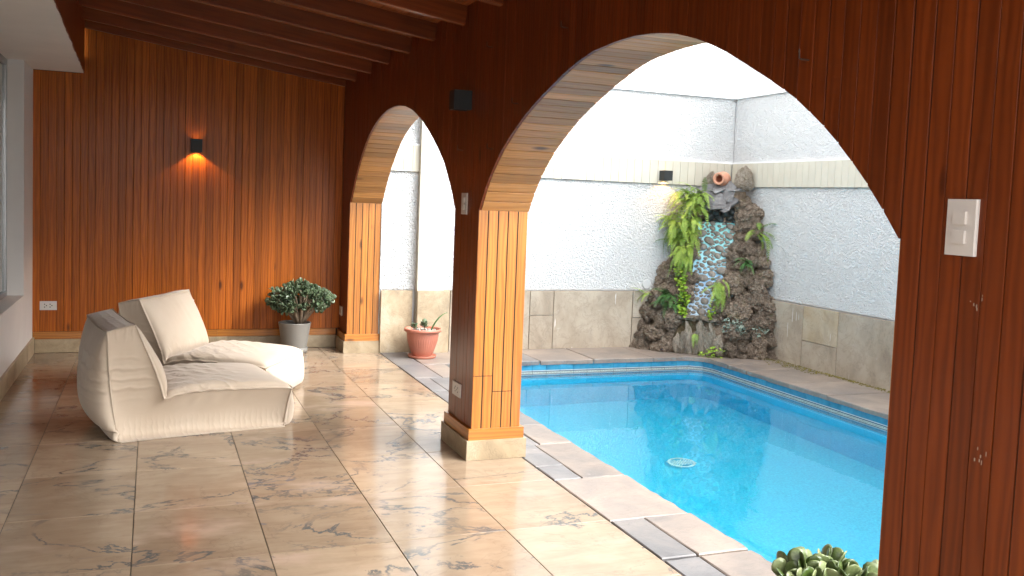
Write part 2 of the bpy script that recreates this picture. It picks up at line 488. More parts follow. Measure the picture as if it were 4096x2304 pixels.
floor = tag(MB().box((-1.2, -4.0, -.026), (2.169, 9.715, -.008)).build('floor', M_GROUT), kind='structure')
XE = [-1.19, -.624, -.064, .503, 1.066, 1.620, 2.169]
YE = [4.843 + .7135 * k for k in range(-12, 8)]
for i in range(6):
    for j in range(len(YE) - 1):
        g = .0018
        y1 = min(YE[j + 1], 9.72)
        slab_poly('floor_tile', [(XE[i] + g, YE[j] + g), (XE[i + 1] - g, YE[j] + g), (XE[i + 1] - g, y1 - g), (XE[i] + g, y1 - g)], -.008, random.uniform(-.0006, .0006), M_TILE, floor, .0015)

# ------------------------------------------------------------------ pool deck
deck = empty('pool_deck', T(2.4, 4, 0), kind='structure')
def rough_quad(x0, y0, x1, y1, free=()):
    """footprint; edges named in free are water edges with a chipped outline"""
    g = .004; P = []
    def edge(a, b, name):
        n = 9 if name in free else 3
        for k in range(n):
            t = k / n; x = a[0] + (b[0] - a[0]) * t; y = a[1] + (b[1] - a[1]) * t
            am = .008 if name in free else .0025
            P.append((x + random.uniform(-am, am), y + random.uniform(-am, am)))
    a, b, c, d = (x0 + g, y0 + g), (x1 - g, y0 + g), (x1 - g, y1 - g), (x0 + g, y1 - g)
    edge(a, b, 's'); edge(b, c, 'e'); edge(c, d, 'n'); edge(d, a, 'w')
    return P
def paver(x0, y0, x1, y1, m, free=()):
    slab_poly('paving_stone', rough_quad(x0, y0, x1, y1, free), -.042 if free else -.02, random.uniform(-.002, .003), m, deck, .005)
GX, PX = M_PAVE_G, M_PAVE
for a in ((2.175, -1.0, 2.37, -.3, GX), (2.175, -.3, 2.37, .35, GX), (2.175, .35, 2.37, 1.1, GX), (2.175, 1.1, 2.37, 1.9, GX), (2.175, 1.9, 2.40, 2.62, GX),
          (2.175, 2.62, 2.36, 3.0, GX), (2.175, 3.0, 2.36, 3.58, GX), (2.175, 3.592, 2.366, 4.115, GX), (2.175, 4.82, 2.356, 5.10, GX), (2.175, 5.10, 2.362, 5.575, GX),
          (2.175, 5.575, 2.40, 6.10, GX), (2.175, 6.10, 2.31, 6.72, GX), (2.175, 6.72, 2.31, 7.34, GX), (2.175, 7.34, 2.31, 7.90, GX), (2.175, 7.90, 2.43, 8.53, GX)):
    paver(*a)
for a in ((2.37, -1.0, 2.645, .35, PX), (2.37, .35, 2.645, 1.1, PX), (2.37, 1.1, 2.645, 1.9, PX), (2.40, 1.9, 2.645, 2.62, PX), (2.36, 2.62, 2.65, 3.0, PX), (2.36, 3.0, 2.65, 3.58, PX),
          (2.366, 3.592, 2.648, 4.115, PX), (2.175, 4.115, 2.645, 4.82, PX), (2.356, 4.82, 2.640, 5.575, PX), (2.40, 5.575, 2.637, 6.10, PX),
          (2.31, 6.10, 2.64, 6.72, GX), (2.31, 6.72, 2.64, 7.34, PX), (2.31, 7.34, 2.64, 7.90, GX), (2.43, 7.90, 2.64, 8.53, PX)):
    paver(*a, free=('e',))
paver(2.175, 8.53, 2.43, 9.27, GX); paver(2.43, 8.545, 2.95, 9.27, PX, ('s',)); paver(2.95, 8.55, 3.65, 9.27, GX, ('s',))
paver(3.65, 8.55, 4.25, 9.27, PX, ('s',)); paver(4.25, 8.545, 4.95, 9.27, PX, ('s',)); paver(4.95, 8.545, 5.30, 9.27, PX, ('s',))
# corner stone follows the rounded pool corner
RC = .22
CP = [(5.30, 9.27), (5.30, 8.55)] + [(5.53 - RC + RC * math.sin(a), 8.55 - RC + RC * math.cos(a)) for a in [rad(90 / 6 * k) for k in range(7)]] + [(5.53, 8.05), (6.29, 8.05), (6.29, 9.27)]
slab_poly('paving_stone', CP, -.042, .001, M_PAVE, deck, .004)
for a, b, m in ((7.72, 8.045, PX), (7.05, 7.72, PX), (6.52, 7.05, PX), (5.7, 6.52, PX), (4.9, 5.7, GX), (4.2, 4.9, PX), (3.4, 4.2, PX), (2.6, 3.4, GX), (1.8, 2.6, PX), (.4, 1.8, PX)):
    paver(5.53, a, 6.29, b, m, ('w',))

# ------------------------------------------------------------------ swimming pool
WZ, PZ = -.145, -1.45
def pool_outline(dx):
    x0, x1, y0, y1 = 2.66 - dx, 5.55 + dx, .4 - dx, 8.57 + dx
    P = [(x0, y0), (x1, y0)]
    P += [(x1 - RC + RC * math.sin(rad(90) - a), y1 - RC + RC * math.cos(rad(90) - a)) for a in [rad(90 / 8 * k) for k in range(9)]]
    P += [(x0, y1)]
    return P
pool = empty('swimming_pool', T(4.1, 4.5, -.145), 'blue plastered swimming pool with a rounded corner below the rock fountain', 'swimming pool')
def floor_z(y): return -1.12 - .36 * max(0, min(1, (y - 3.0) / 5.5))
PO = pool_outline(0); n = len(PO)
RIMZ = -.032
V = [(x, y, RIMZ) for x, y in PO] + [(x, y, floor_z(y)) for x, y in PO]
F = [(i + n, (i + 1) % n + n, (i + 1) % n, i) for i in range(n)] + [tuple(range(n, 2 * n))]
PO2 = pool_outline(.12)
V += [(x, y, RIMZ) for x, y in PO2]
F += [(i, (i + 1) % n, (i + 1) % n + 2 * n, i + 2 * n) for i in range(n)]
part('basin', V, F, M_POOL, pool)
# tile course and patterned border, tile by tile, along the far and right walls
path = [(2.66, 8.57)] + [(5.55 - RC + RC * math.sin(a), 8.57 - RC + RC * math.cos(a)) for a in [rad(90 / 12 * k) for k in range(13)]] + [(5.55, 1.0)]
def walk(path, step):
    out = []; d = 0; segs = []
    for a, b in zip(path, path[1:]):
        segs.append((Vector(a), Vector(b), (Vector(b) - Vector(a)).length))
    L = sum(s[2] for s in segs); k = 0
    def at(q):
        for a, b, l in segs:
            if q <= l: return a + (b - a) * (q / l)
            q -= l
        return segs[-1][1]
    while (k + 1) * step < L:
        out.append((at(k * step), at((k + 1) * step))); k += 1
    return out
for a, b in walk(path, .152):
    d = (b - a); l = d.length; d = d / l
    M = frame((a.x, a.y, 0), (d.x, d.y, 0), (-(-d.y), -d.x, 0) if False else (d.y, -d.x, 0), (0, 0, -1))
    # local x along the wall, y into the pool, z down
    V, F = prism(l - .003, .006, .034, .096, .0012); part('waterline_tile', V, F, M_PTILE, pool, M)
    # border tile has its own up-pointing frame so that the pattern reads upright
    M2 = frame((b.x, b.y, 0), (-d.x, -d.y, 0), (d.y, -d.x, 0), (0, 0, 1))
    V, F = prism(l - .002, .008, -.143, -.0975, .001); part('border_tile', V, F, M_BORDER, pool, M2)
    V, F = prism(l - .003, .006, .1455, .285, .0012); part('waterline_tile', V, F, M_PTILE, pool, M)
# drain grate on the pool floor
dg = MB(); R0 = .115
dg.lathe([(R0 - .02, .0), (R0, .0), (R0, .014), (R0 - .02, .016), (R0 - .02, 0)], 28, cap0=False)
for k in range(-3, 4):
    o = k * .027; h = math.sqrt(max(0, (R0 - .018) ** 2 - o * o))
    dg.tube([(o - h * .7 + 0, -h * .7, .010), (o + h * .7, h * .7, .010)], .005, 5)
    dg.tube([(o - h * .7, h * .7, .010), (o + h * .7, -h * .7, .010)], .005, 5)
dg.build('drain_grate', M_DRAIN, pool, T(4.06, 6.48, floor_z(6.48) + .004))
WO = pool_outline(.0)
tag(part('water', [(x, y, WZ) for x, y in WO], [tuple(range(len(WO)))], M_WATER), kind='structure')

# ------------------------------------------------------------------ courtyard walls
def dado(parent, M, cells, mat):
    # M: local x along the wall, y out of the wall, z up
    for (x0, z0, x1, z1, m) in cells:
        V, F = prism(x1 - x0 - .006, .03 + random.uniform(-.003, .003), z0 + .002, z1 - .004, .004)
        part('dado_slab', V, F, m or mat, parent, M @ T(x0 + .003, .002, 0))
CW = empty('pool_end_wall', T(4.2, 9.28, 0), 'rough white stucco wall with cream band and stone dado at far end of pool', 'wall')
FM = frame((2.16, 9.28, 0), (1, 0, 0), (0, -1, 0), (0, 0, -1))
FMU = frame((6.3, 9.28, 0), (-1, 0, 0), (0, -1, 0), (0, 0, 1))   # x runs right to left, y towards viewer, z up
def fx(x): return 6.3 - x
MB().box((2.0, 9.30, -.02), (6.5, 9.50, 3.78)).build('wall_core', M_WHITE, CW)
def stucco_panel(x0, x1, z0, z1, axis, plane, parent):
    if axis == 'y': V = [(x0, plane, z0), (x1, plane, z0), (x1, plane, z1), (x0, plane, z1)]
    else: V = [(plane, x1, z0), (plane, x0, z0), (plane, x0, z1), (plane, x1, z1)]
    part('stucco_panel', V, [(0, 1, 2, 3)], M_STUCCO, parent)
stucco_panel(2.16, 6.30, .645, 1.85, 'y', 9.285, CW)
stucco_panel(2.16, 6.30, 2.12, 2.865, 'y', 9.285, CW)
MB().box((2.16, 9.255, 2.866), (6.3, 9.31, 2.893)).box((2.16, 9.268, 2.8935), (6.3, 9.312, 2.912)).build('ledge_moulding', M_LEDGE, CW)
MB().box((2.16, 9.262, 2.119), (6.3, 9.299, 2.135)).build('ledge_moulding', M_LEDGE, CW)
x = 2.165
while x < 6.27:
    w = min(.098 + random.uniform(-.004, .004), 6.295 - x)
    board('band_board', w - .0025, .022, 1.853, 2.118, M_CREAM, CW, FMU @ T(fx(x + w), -.002, 0), .002); x += w
dado(CW, FMU, [(fx(2.50), 0, fx(2.165), .642, M_DADO_T), (fx(3.30), 0, fx(2.90), .64, M_DADO), (fx(3.80), 0, fx(3.30), .64, M_DADO),
               (fx(4.08), .372, fx(3.80), .638, M_DADO), (fx(4.08), 0, fx(3.80), .372, M_DADO), (fx(5.05), 0, fx(4.08), .639, M_DADO),
               (fx(5.55), .336, fx(5.05), .638, M_DADO), (fx(5.55), 0, fx(5.05), .336, M_DADO), (fx(6.25), 0, fx(5.55), .638, M_DADO)], M_DADO)
pil = MB().box((2.560, 9.20, .646), (2.815, 9.30, 3.78)).build('pilaster', M_WHITE, CW)
PM = frame((2.875, 9.20, 0), (-1, 0, 0), (0, -1, 0), (0, 0, 1))
V, F = prism(.345, .022, 0, .640, .006); part('dado_slab', V, F, M_DADO_T, CW, PM)
MB().box((2.530, 9.202, 0), (2.562, 9.30, 3.78)).build('pilaster_side', M_CREAM, CW)  # cream strip added for the pilaster's left side face
MB().box((2.565, 9.203, 0), (2.874, 9.29, .644)).build('pilaster_base', M_DADO_T, CW)

RW = empty('pool_side_wall', T(6.3, 4.5, 0), 'rough white stucco wall with cream band and stone dado along right side of pool', 'wall')
RM = frame((6.3, 9.28, 0), (0, -1, 0), (-1, 0, 0), (0, 0, -1))
RMU = frame((6.3, -.5, 0), (0, 1, 0), (-1, 0, 0), (0, 0, 1))
def ry(y): return y + .5
MB().box((6.32, -3.0, -.02), (6.5, 9.5, 3.78)).build('wall_core', M_WHITE, RW)
stucco_panel(-3.0, 9.283, .645, 1.85, 'x', 6.305, RW)
stucco_panel(-3.0, 9.283, 2.12, 2.865, 'x', 6.305, RW)
MB().box((6.275, -3, 2.8665), (6.33, 9.254, 2.8925)).box((6.288, -3, 2.894), (6.332, 9.267, 2.9125)).build('ledge_moulding', M_LEDGE, RW)
MB().box((6.283, -3, 2.1195), (6.319, 9.26, 2.1355)).build('ledge_moulding', M_LEDGE, RW)
y = 1.0
while y < 9.25:
    w = min(.098 + random.uniform(-.004, .004), 9.275 - y)
    board('band_board', w - .0025, .022, 1.853, 2.118, M_CREAM, RW, RMU @ T(ry(y), -.002, 0), .002); y += w
dado(RW, RMU, [(ry(7.825), 0, ry(8.55), .634, M_DADO), (ry(8.55), 0, ry(9.24), .634, M_DADO), (ry(7.297), .278, ry(7.825), .634, M_DADO_T), (ry(7.297), 0, ry(7.825), .278, M_DADO),
               (ry(6.45), 0, ry(7.297), .637, M_DADO), (ry(5.7), 0, ry(6.45), .637, M_DADO), (ry(4.9), 0, ry(5.7), .637, M_DADO), (ry(4.1), 0, ry(4.9), .637, M_DADO_T),
               (ry(3.2), 0, ry(4.1), .637, M_DADO), (ry(2.2), 0, ry(3.2), .637, M_DADO), (ry(1.0), 0, ry(2.2), .637, M_DADO)], M_DADO)
# unseen white wall added behind the viewpoint to bounce light
tag(MB().box((-7.0, -7.2, -.02), (6.6, -7.0, 2.2)).build('bounce_wall', M_WHITE), 'plain white wall added unseen behind the terrace to bounce light', 'wall')

M_STUCCO_DISC = flat('dull_white_plastic', (.56, .565, .56), .6)
# cover plate on the stucco
cp = MB(); cp.lathe([(.0, 0), (.055, 0), (.055, .008), (.05, .012), (0.0, .012)], 24, cap0=False)
tag(cp.build('cover_plate', M_STUCCO_DISC, None, frame((5.232, 9.283, .712), (1, 0, 0), (0, 0, 1), (0, -1, 0))), 'round white cover plate on the stucco just above the stone dado', 'cover plate')

# ------------------------------------------------------------------ arcade wall
NEAR = [(1.926, 1.539), (2.002, 1.627), (2.081, 1.709), (2.184, 1.80), (2.277, 1.872), (2.395, 1.95), (2.52, 2.015), (2.655, 2.08), (2.802, 2.149), (2.959, 2.207), (3.13, 2.254), (3.29, 2.28), (3.45, 2.293), (3.62, 2.295),
        (3.85, 2.283), (4.0, 2.258), (4.153, 2.220), (4.32, 2.170), (4.493, 2.113), (4.66, 2.05), (4.821, 1.974), (4.99, 1.88), (5.153, 1.755), (5.26, 1.645), (5.346, 1.532)]
FAR = [(5.824, 1.535), (5.857, 1.586), (5.967, 1.711), (6.1, 1.84), (6.301, 1.964), (6.487, 2.063), (6.706, 2.166), (6.986, 2.258), (7.2, 2.303), (7.424, 2.324), (7.6, 2.326), (7.778, 2.318), (8.0, 2.288),
       (8.2, 2.245), (8.4, 2.180), (8.56, 2.112), (8.72, 2.020), (8.917, 1.885), (9.05, 1.775), (9.16, 1.660), (9.25, 1.560), (9.296, 1.513)]
BACK = [(-2.2, 1.535)] + [(1.26 - (yy - 1.926) * 3.46 / 3.42, zz) for yy, zz in reversed(NEAR[1:-1])] + [(1.26, 1.535)]
ARCHES = [BACK, NEAR, FAR]
def arch_z(y):
    """underside of the wall at y (0 where a pier stands)"""
    for A in ARCHES:
        if A[0][0] < y < A[-1][0]:
            for (a, za), (b, zb) in zip(A, A[1:]):
                if a <= y <= b: return za + (zb - za) * (y - a) / (b - a)
    return None
XF, XB = 1.838, 2.160
def ceil_z(x): return 2.812 + .143 * (1.838 - x)
arc = empty('arcade_wall', T(2.0, 3.6, 0), 'varnished plank wall in backlit dark red, pierced by tall arches between terrace and pool', 'wall')
TOPZ = 3.05
core = MB()
cuts = sorted(set([-2.6, 9.70] + [p[0] for A in ARCHES for p in A]))
for a, b in zip(cuts, cuts[1:]):
    mid = (a + b) / 2; zm = arch_z(mid)
    if zm is None: za = zb = 0.0
    else:
        za = arch_z(a + 1e-5); zb = arch_z(b - 1e-5)
        za += .014; zb += .014
    x0, x1 = XF + .0042, XB - .006
    core.add([(x0, a, za), (x0, b, zb), (x0, b, TOPZ), (x0, a, TOPZ), (x1, a, za), (x1, b, zb), (x1, b, TOPZ), (x1, a, TOPZ)],
             [(0, 3, 2, 1), (4, 5, 6, 7), (0, 1, 5, 4), (3, 7, 6, 2)])
for A in ARCHES:
    for yy, zz in (A[0], A[-1]):
        core.add([(XF + .016, yy, 0), (XB - .006, yy, 0), (XB - .006, yy, zz), (XF + .016, yy, zz)], [(0, 1, 2, 3)])
core.build('wall_core', M_BACKING, arc)
def ipl(fn, y, w):
    def f(x): return fn(y + x)
    return f
y = -2.6; k = 0
while y < 9.685:
    w = .066 + random.uniform(-.002, .002)
    for A in ARCHES:          # a seam falls on each jamb
        for e in (A[0][0], A[-1][0]):
            if y < e - .001 < y + w + .02: w = e - y
    w = min(w, 9.70 - y)
    zm = arch_z(y + w / 2)
    if zm is None: zb = .150 if True else 0
    else:
        za, zc = arch_z(y + 1e-4) or arch_z(y + w / 2), arch_z(y + w - 1e-4) or arch_z(y + w / 2)
        zb = (lambda x, za=za, zc=zc, w=w: za + (zc - za) * x / w)
    d = random.uniform(.0150, .0175)
    M = frame((XF + .016, y + .0011, 0), (0, 1, 0), (-1, 0, 0), (0, 0, 1))
    board('plank', w - (random.choice((.0040, .0055, .0065)) if y < 4.2 else random.choice((.0020, .0030, .0045))), d, zb, 2.84, M_WOOD_SHADED, arc, M, .0003)
    y += w
# arch linings: short boards laid across the thickness, one after the other round the curve
for A in ARCHES[1:]:
    pts = A
    Lc = sum((Vector(q) - Vector(p)).length for p, q in zip(pts, pts[1:]))
    for a, b in walk(pts, Lc / round(Lc / .073) - 1e-6):
        d = b - a; l = d.length; d /= l
        # local x along the curve, y = down/inside, z along the depth of the wall
        yv = Vector((0, d.y, -d.x))
        if yv.z > 0: yv = -yv
        xv = Vector((0, d.x, d.y)); zv = Vector((1, 0, 0))
        if xv.cross(yv).dot(zv) < 0: xv = -xv; org = b
        else: org = a
        nrm = yv
        o = Vector((XF + .0185, org.x, org.y)) - nrm * .013
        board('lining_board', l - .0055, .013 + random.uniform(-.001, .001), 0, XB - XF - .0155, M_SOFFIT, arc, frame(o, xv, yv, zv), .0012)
# jamb boards on the faces of the piers
def jamb(y, facing, split=None):
    n = 5; w = (XB - XF) / n
    for i in range(n):
        x0 = XF + i * w
        if facing < 0: M = frame((x0 + .001, y + .014, 0), (1, 0, 0), (0, -1, 0), (0, 0, 1)); 
        else: M = frame((x0 + w - .001, y - .014, 0), (-1, 0, 0), (0, 1, 0), (0, 0, 1))
        M = M @ T(0, 0, 0)
        spans = [(.150, 1.533)]
        if split and i in split: spans = [(.150, split[i] - .002), (split[i] + .002, 1.533)]
        for z0, z1 in spans:
            if facing < 0:
                # frame is left-handed for -y faces unless mirrored: use x reversed
                M = frame((x0 + w - .001, y + .014, 0), (-1, 0, 0), (0, -1, 0), (0, 0, 1))
                M = Matrix(M)
                V, F = prism(w - .0025, .0145, z0, z1, .003)
                F = [f[::-1] for f in F]
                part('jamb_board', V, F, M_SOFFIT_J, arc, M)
            else:
                V, F = prism(w - .0025, .0145, z0, z1, .003); part('jamb_board', V, [f[::-1] for f in F], M_SOFFIT_J, arc, M)
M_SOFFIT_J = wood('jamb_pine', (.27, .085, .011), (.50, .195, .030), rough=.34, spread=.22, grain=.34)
jamb(5.346, -1, {0: .516, 1: .516, 2: .417, 3: .417})
jamb(9.296, -1)
jamb(5.824, 1); jamb(1.926, 1); jamb(1.26, -1); jamb(-2.2, 1)
# timber skirting and stone plinth round each pier
def collar(y0, y1, o, z0, z1, name, mat, full=True):
    t = .022
    x0, x1 = XF - o, XB + o
    for a, b in (((x0, y0 - o, z0), (x1, y0 - o + t, z1)), ((x0, y1 + o - t, z0), (x1, y1 + o, z1)),
                 ((x0, y0 - o + t + .0005, z0), (x0 + t, y1 + o - t - .0005, z1)), ((x1 - t, y0 - o + t + .0005, z0), (x1, y1 + o - t - .0005, z1))):
        c = Vector(((a[0] + b[0]) / 2, (a[1] + b[1]) / 2, (a[2] + b[2]) / 2)); h = [(b[i] - a[i]) / 2 for i in range(3)]
        # board along its long horizontal side
        if h[0] > h[1]: M = frame(c, (0, 0, 1), (0, 1, 0), (-1, 0, 0)); w, tt, L = h[2] * 2, h[1] * 2, h[0] * 2
        else: M = frame(c, (0, 0, 1), (1, 0, 0), (0, 1, 0)); w, tt, L = h[2] * 2, h[0] * 2, h[1] * 2
        cc = .002
        V, F = MB().box((-w / 2, -tt / 2, -L / 2), (w / 2, tt / 2, L / 2)).V, MB().box((0, 0, 0), (1, 1, 1)).F
        part(name, V, F, mat, arc, M)
for y0, y1 in ((5.346, 5.824), (9.296, 9.74), (1.26, 1.926)):
    collar(y0, y1, .020, .122, .190, 'skirting_board', M_SOFFIT_J)
    collar(y0, y1, .034, 0.001, .1215, 'stone_plinth', M_PLINTH)

# flakes where old tape pulled the varnish off
M_FLAKE = flat('bare_wood_flake', (.30, .21, .15), .8)
for fy, fz, n_ in ((1.662, 1.40, 6), (1.622, 1.035, 6)):
    mb = MB()
    for i in range(n_):
        py, pz = fy + random.uniform(-.022, .022), fz + random.uniform(-.02, .02); a, b = random.uniform(.0006, .0016), random.uniform(.0015, .006)
        mb.box((XF - .0022, py - a, pz - b), (XF - .0006, py + a, pz + b))
    mb.build('varnish_flake', M_FLAKE, arc)
# bent iron hooks left in the planks
for (hy, hz), lab in (((2.339, 2.056), 'bent iron hook right of the wide arch, high on the dark planks'), ((4.136, 2.43), 'bent iron hook above the left shoulder of the wide arch'),
                      ((4.755, 2.122), 'bent iron hook beside the wide arch, level with the black wall lamp'), ((5.133, 1.892), 'bent iron hook nearest to where the wide arch begins to curve'),
                      ((5.200, 2.484), 'small bent iron hook highest on the planks, over the black wall lamp'), ((5.70, 1.905), 'short iron hook on planks between the two arches, above the small switch')):
    h = MB(); h.tube([(XF, hy, hz), (XF - .03, hy, hz + .001), (XF - .036, hy, hz + .004), (XF - .037, hy, hz + .03)], .0028, 6)
    o = h.build('iron_hook', M_IRON); tag(o, lab, 'hook', 'hooks in the arcade planks')

# ------------------------------------------------------------------ back wall
bw = empty('wooden_end_wall', T(.4, 9.72, 0), 'orange brown tongue and groove plank wall at the far end of the terrace', 'wall')
MB().box((-1.25, 9.7038, -.02), (2.16, 9.90, 3.4)).build('wall_core', M_BACKING, bw)
x = -1.03
while x < 1.836:
    w = min(.0665 + random.uniform(-.002, .002), 1.837 - x)
    def zt(lx, x=x, w=w):
        xx = x + w - lx
        return 2.622 if x + w < -.60 else ceil_z(xx) + .02
    M = frame((x + w - .001, 9.716, 0), (-1, 0, 0), (0, -1, 0), (0, 0, 1))
    V, F = prism(w - random.choice((.0008, .0014, .0024)), random.uniform(.0150, .0165), .2, zt, random.uniform(.0012, .0040)); part('plank', V, [f[::-1] for f in F], M_WOOD, bw, M)
    x += w
def hboard(name, x0, x1, y, t, z0, z1, mat, parent):
    M = frame((0, y, 0), (0, 0, 1), (0, -1, 0), (1, 0, 0))
    V, F = prism(z1 - z0, t, x0, x1, .004); V = [(v[0] + z0, v[1], v[2]) for v in V]
    part(name, V, [f[::-1] for f in F], mat, parent, M)
hboard('skirting_board', -1.02, -.16, 9.716, .026, .128, .197, M_SOFFIT_J, bw); hboard('skirting_board', -.158, .62, 9.716, .026, .128, .197, M_SOFFIT_J, bw); hboard('skirting_board', .622, 1.80, 9.716, .026, .128, .197, M_SOFFIT_J, bw)
xs = [-1.002, -.42, .15, .72, 1.25, 1.80]
for a, b in zip(xs, xs[1:]): hboard('stone_skirting', a, b - .002, 9.716, .036, .001, .1275, M_PLINTH, bw)

# ------------------------------------------------------------------ left wall with the window
lw = empty('white_side_wall', T(-1.1, 4, 0), 'white plastered side wall with deep window recess and stone skirting', 'wall')
MB().box((-1.40, 9.05, 0), (-1.024, 9.716, 2.63)).box((-1.40, .5, 0), (-1.024, 9.0495, .612)).build('plaster_wall', M_PLASTER, lw)
yy = .52
while yy < 9.60:
    L = min(.62, 9.679 - yy)
    MB().box((-1.0235, yy, .001), (-1.004, yy + L - .003, .150)).build('stone_skirting', M_PLINTH, lw); yy += L
win = empty('window', T(-1.16, 4, .6), 'long aluminium framed window set in the white side wall', 'window')
fr = MB().box((-1.19, .5, .613), (-1.15, 9.048, .655)).box((-1.19, .5, 2.57), (-1.15, 9.048, 2.62))
fr.box((-1.189, 9.008, .656), (-1.151, 9.048, 2.569)); fr.build('frame', M_ALU, win)
for yy in (7.4, 5.7, 4.0, 2.3, .5): MB().box((-1.188, yy, .656), (-1.152, yy + .045, 2.569)).build('mullion', M_ALU, win)
ys = [.5, 2.3, 4.0, 5.7, 7.4, 9.008]
for a, b in zip(ys, ys[1:]): MB().box((-1.173, a + .047, .657), (-1.167, b - .002, 2.568)).build('pane', M_GLASS, win)
cv = MB(); pts = []
for i in range(400): pts.append((-1.33 + .02 * math.sin(i * .45) + .008 * math.sin(i * 1.15), .52 + i * .0213))
V = [(px, py, .62) for px, py in pts] + [(px, py, 2.61) for px, py in pts]
tag(part('curtain', V, [(i, i + 1, i + 401, i + 400) for i in range(399)], M_CURTAIN, None, None, True), 'pale beige curtain hanging behind the side window', 'curtain')

# ------------------------------------------------------------------ ceiling
ce = empty('ceiling', T(.6, 4, 2.9), kind='structure')
SL = math.atan(.143); ux = Vector((math.cos(SL), 0, -math.sin(SL))); un = Vector((math.sin(SL), 0, math.cos(SL)))
YB0, YB1 = 0.3, 9.714  # roof cut short at its unseen near end to let fill light in
s = 0.0; k = 0
A0 = Vector((-.66, 0, ceil_z(-.66)))
while s < 2.52:
    w = .092
    o = A0 + ux * s + un * .016
    M = frame(o + Vector((0, YB0, 0)), ux, -un, (0, 1, 0))
    ok = ux.cross(-un).dot(Vector((0, 1, 0)))
    V, F = prism(w - .003, .016 + random.uniform(-.001, .001), 0, YB1 - YB0, .003)
    if ok < 0: F = [f[::-1] for f in F]
    part('ceiling_board', V, F, M_CEIL, ce, M); s += w
o = A0 + un * .018
MB().add([tuple(A0 + un * .018 + Vector((0, YB0, 0))), tuple(A0 + un * .018 + ux * 2.9 + Vector((0, YB0, 0))), tuple(A0 + un * .018 + ux * 2.9 + Vector((0, 9.9, 0))), tuple(A0 + un * .018 + Vector((0, 9.9, 0))),
          tuple(A0 + un * .10 + Vector((0, YB0, 0))), tuple(A0 + un * .10 + ux * 2.9 + Vector((0, YB0, 0))), tuple(A0 + un * .10 + ux * 2.9 + Vector((0, 9.9, 0))), tuple(A0 + un * .10 + Vector((0, 9.9, 0)))],
         [(0, 3, 2, 1), (4, 5, 6, 7), (0, 1, 5, 4), (1, 2, 6, 5), (2, 3, 7, 6), (3, 0, 4, 7)]).build('roof_deck', M_BACKING, ce)
RY = [5.026 + .684 * k for k in range(-6, 7)] + [9.652]
for ry_ in RY:
    w = .058; dep = .118
    o = A0 + un * 0.0; L = 2.53
    M = frame(o + Vector((0, ry_ + w, 0)), (0, -1, 0), -un, ux)
    ok = Vector((0, -1, 0)).cross(-un).dot(ux)
    V, F = prism(w, dep, 0.0, L, .005)
    if ok < 0: F = [f[::-1] for f in F]
    part('rafter', V, F, M_RAFTER, ce, M)
# white dropped slab over the window side and the timber fascia above its edge
def fasc_x(y): return -.602 - .0196 * (y - 9.644) * 1.0
ws = MB()
YS = .5
nst = 90; edge = [(fasc_x(YS + (9.70 - YS) * i / nst) + random.uniform(-.004, .004), YS + (9.70 - YS) * i / nst) for i in range(nst + 1)]
poly = [(-1.6, YS)] + edge + [(-1.6, 9.70)]
n = len(poly)
V = [(a, b, 2.626) for a, b in poly] + [(a, b, 2.78) for a, b in poly]
F = [(i, (i + 1) % n, (i + 1) % n + n, i + n) for i in range(n)] + [tuple(range(n))[::-1], tuple(range(n, 2 * n))]
part('white_soffit', V, F, M_PLASTER, ce)
yy = YB0
while yy < 9.65:
    w = .09
    # facing +x, slightly proud of the slab edge
    M = frame((fasc_x(yy) - .012, yy + .001, 0), (0, 1, 0), (1, 0, 0), (0, 0, 1))
    V, F = prism(w - .002, .0185, 2.632, 3.22, .002); part('fascia_board', V, [f[::-1] for f in F], M_WOOD_SHADED, ce, M); yy += w

# ------------------------------------------------------------------ wall lamps, switches, sockets
def wall_lamp(M, w, d, h, label, lit, e=0.0):
    """cube lamp; local y out of the wall, open at top and bottom"""
    o = empty('wall_lamp', M, label, 'wall lamp', 'black cube wall lamps')
    t = .006
    b = MB()
    b.box((-w / 2, .0, -h / 2), (w / 2, t, h / 2)).box((-w / 2, d - t, -h / 2), (w / 2, d, h / 2))
    b.box((-w / 2, t + .0002, -h / 2), (-w / 2 + t, d - t - .0002, h / 2)).box((w / 2 - t, t + .0002, -h / 2), (w / 2, d - t - .0002, h / 2))
    b.box((-w / 2 + t + .0002, t + .0002, -.012), (w / 2 - t - .0002, d - t - .0002, .012))
    b.build('housing', M_BLACK, o, M)
    if lit:
        for sg in (1, -1):
            ln = MB().box((-.022, d / 2 - .022, sg * .016 - .002), (.022, d / 2 + .022, sg * .016 + .002)).build('lens', M_GLOW, o, M)
            L = bpy.data.lights.new('bulb', 'SPOT'); L.energy = e * (1.25 if sg < 0 else .04); L.color = (1, .52, .20); L.spot_size = rad(112); L.spot_blend = .12; L.shadow_soft_size = .012
            Lo = bpy.data.objects.new('bulb', L)
            R = Matrix() if sg < 0 else Matrix.Rotation(math.pi, 4, 'X')
            link(Lo, o, M @ T(0, d / 2, sg * (h / 2 - .018)) @ R)
    return o
wall_lamp(frame((.398, 9.700, 2.008), (-1, 0, 0), (0, -1, 0), (0, 0, 1)), .105, .105, .125, 'lit black cube lamp on the far orange plank wall, throwing a warm cone downward', True, 1.0)
wall_lamp(frame((XF - .001, 5.598, 2.207), (0, 1, 0), (-1, 0, 0), (0, 0, 1)), .104, .115, .118, 'unlit black cube lamp on the dark planks between the two arches', False)
wall_lamp(frame((5.37, 9.258, 1.945), (-1, 0, 0), (0, -1, 0), (0, 0, 1)), .105, .115, .11, 'lit black cube lamp on the cream band of the white pool wall', True, .8)

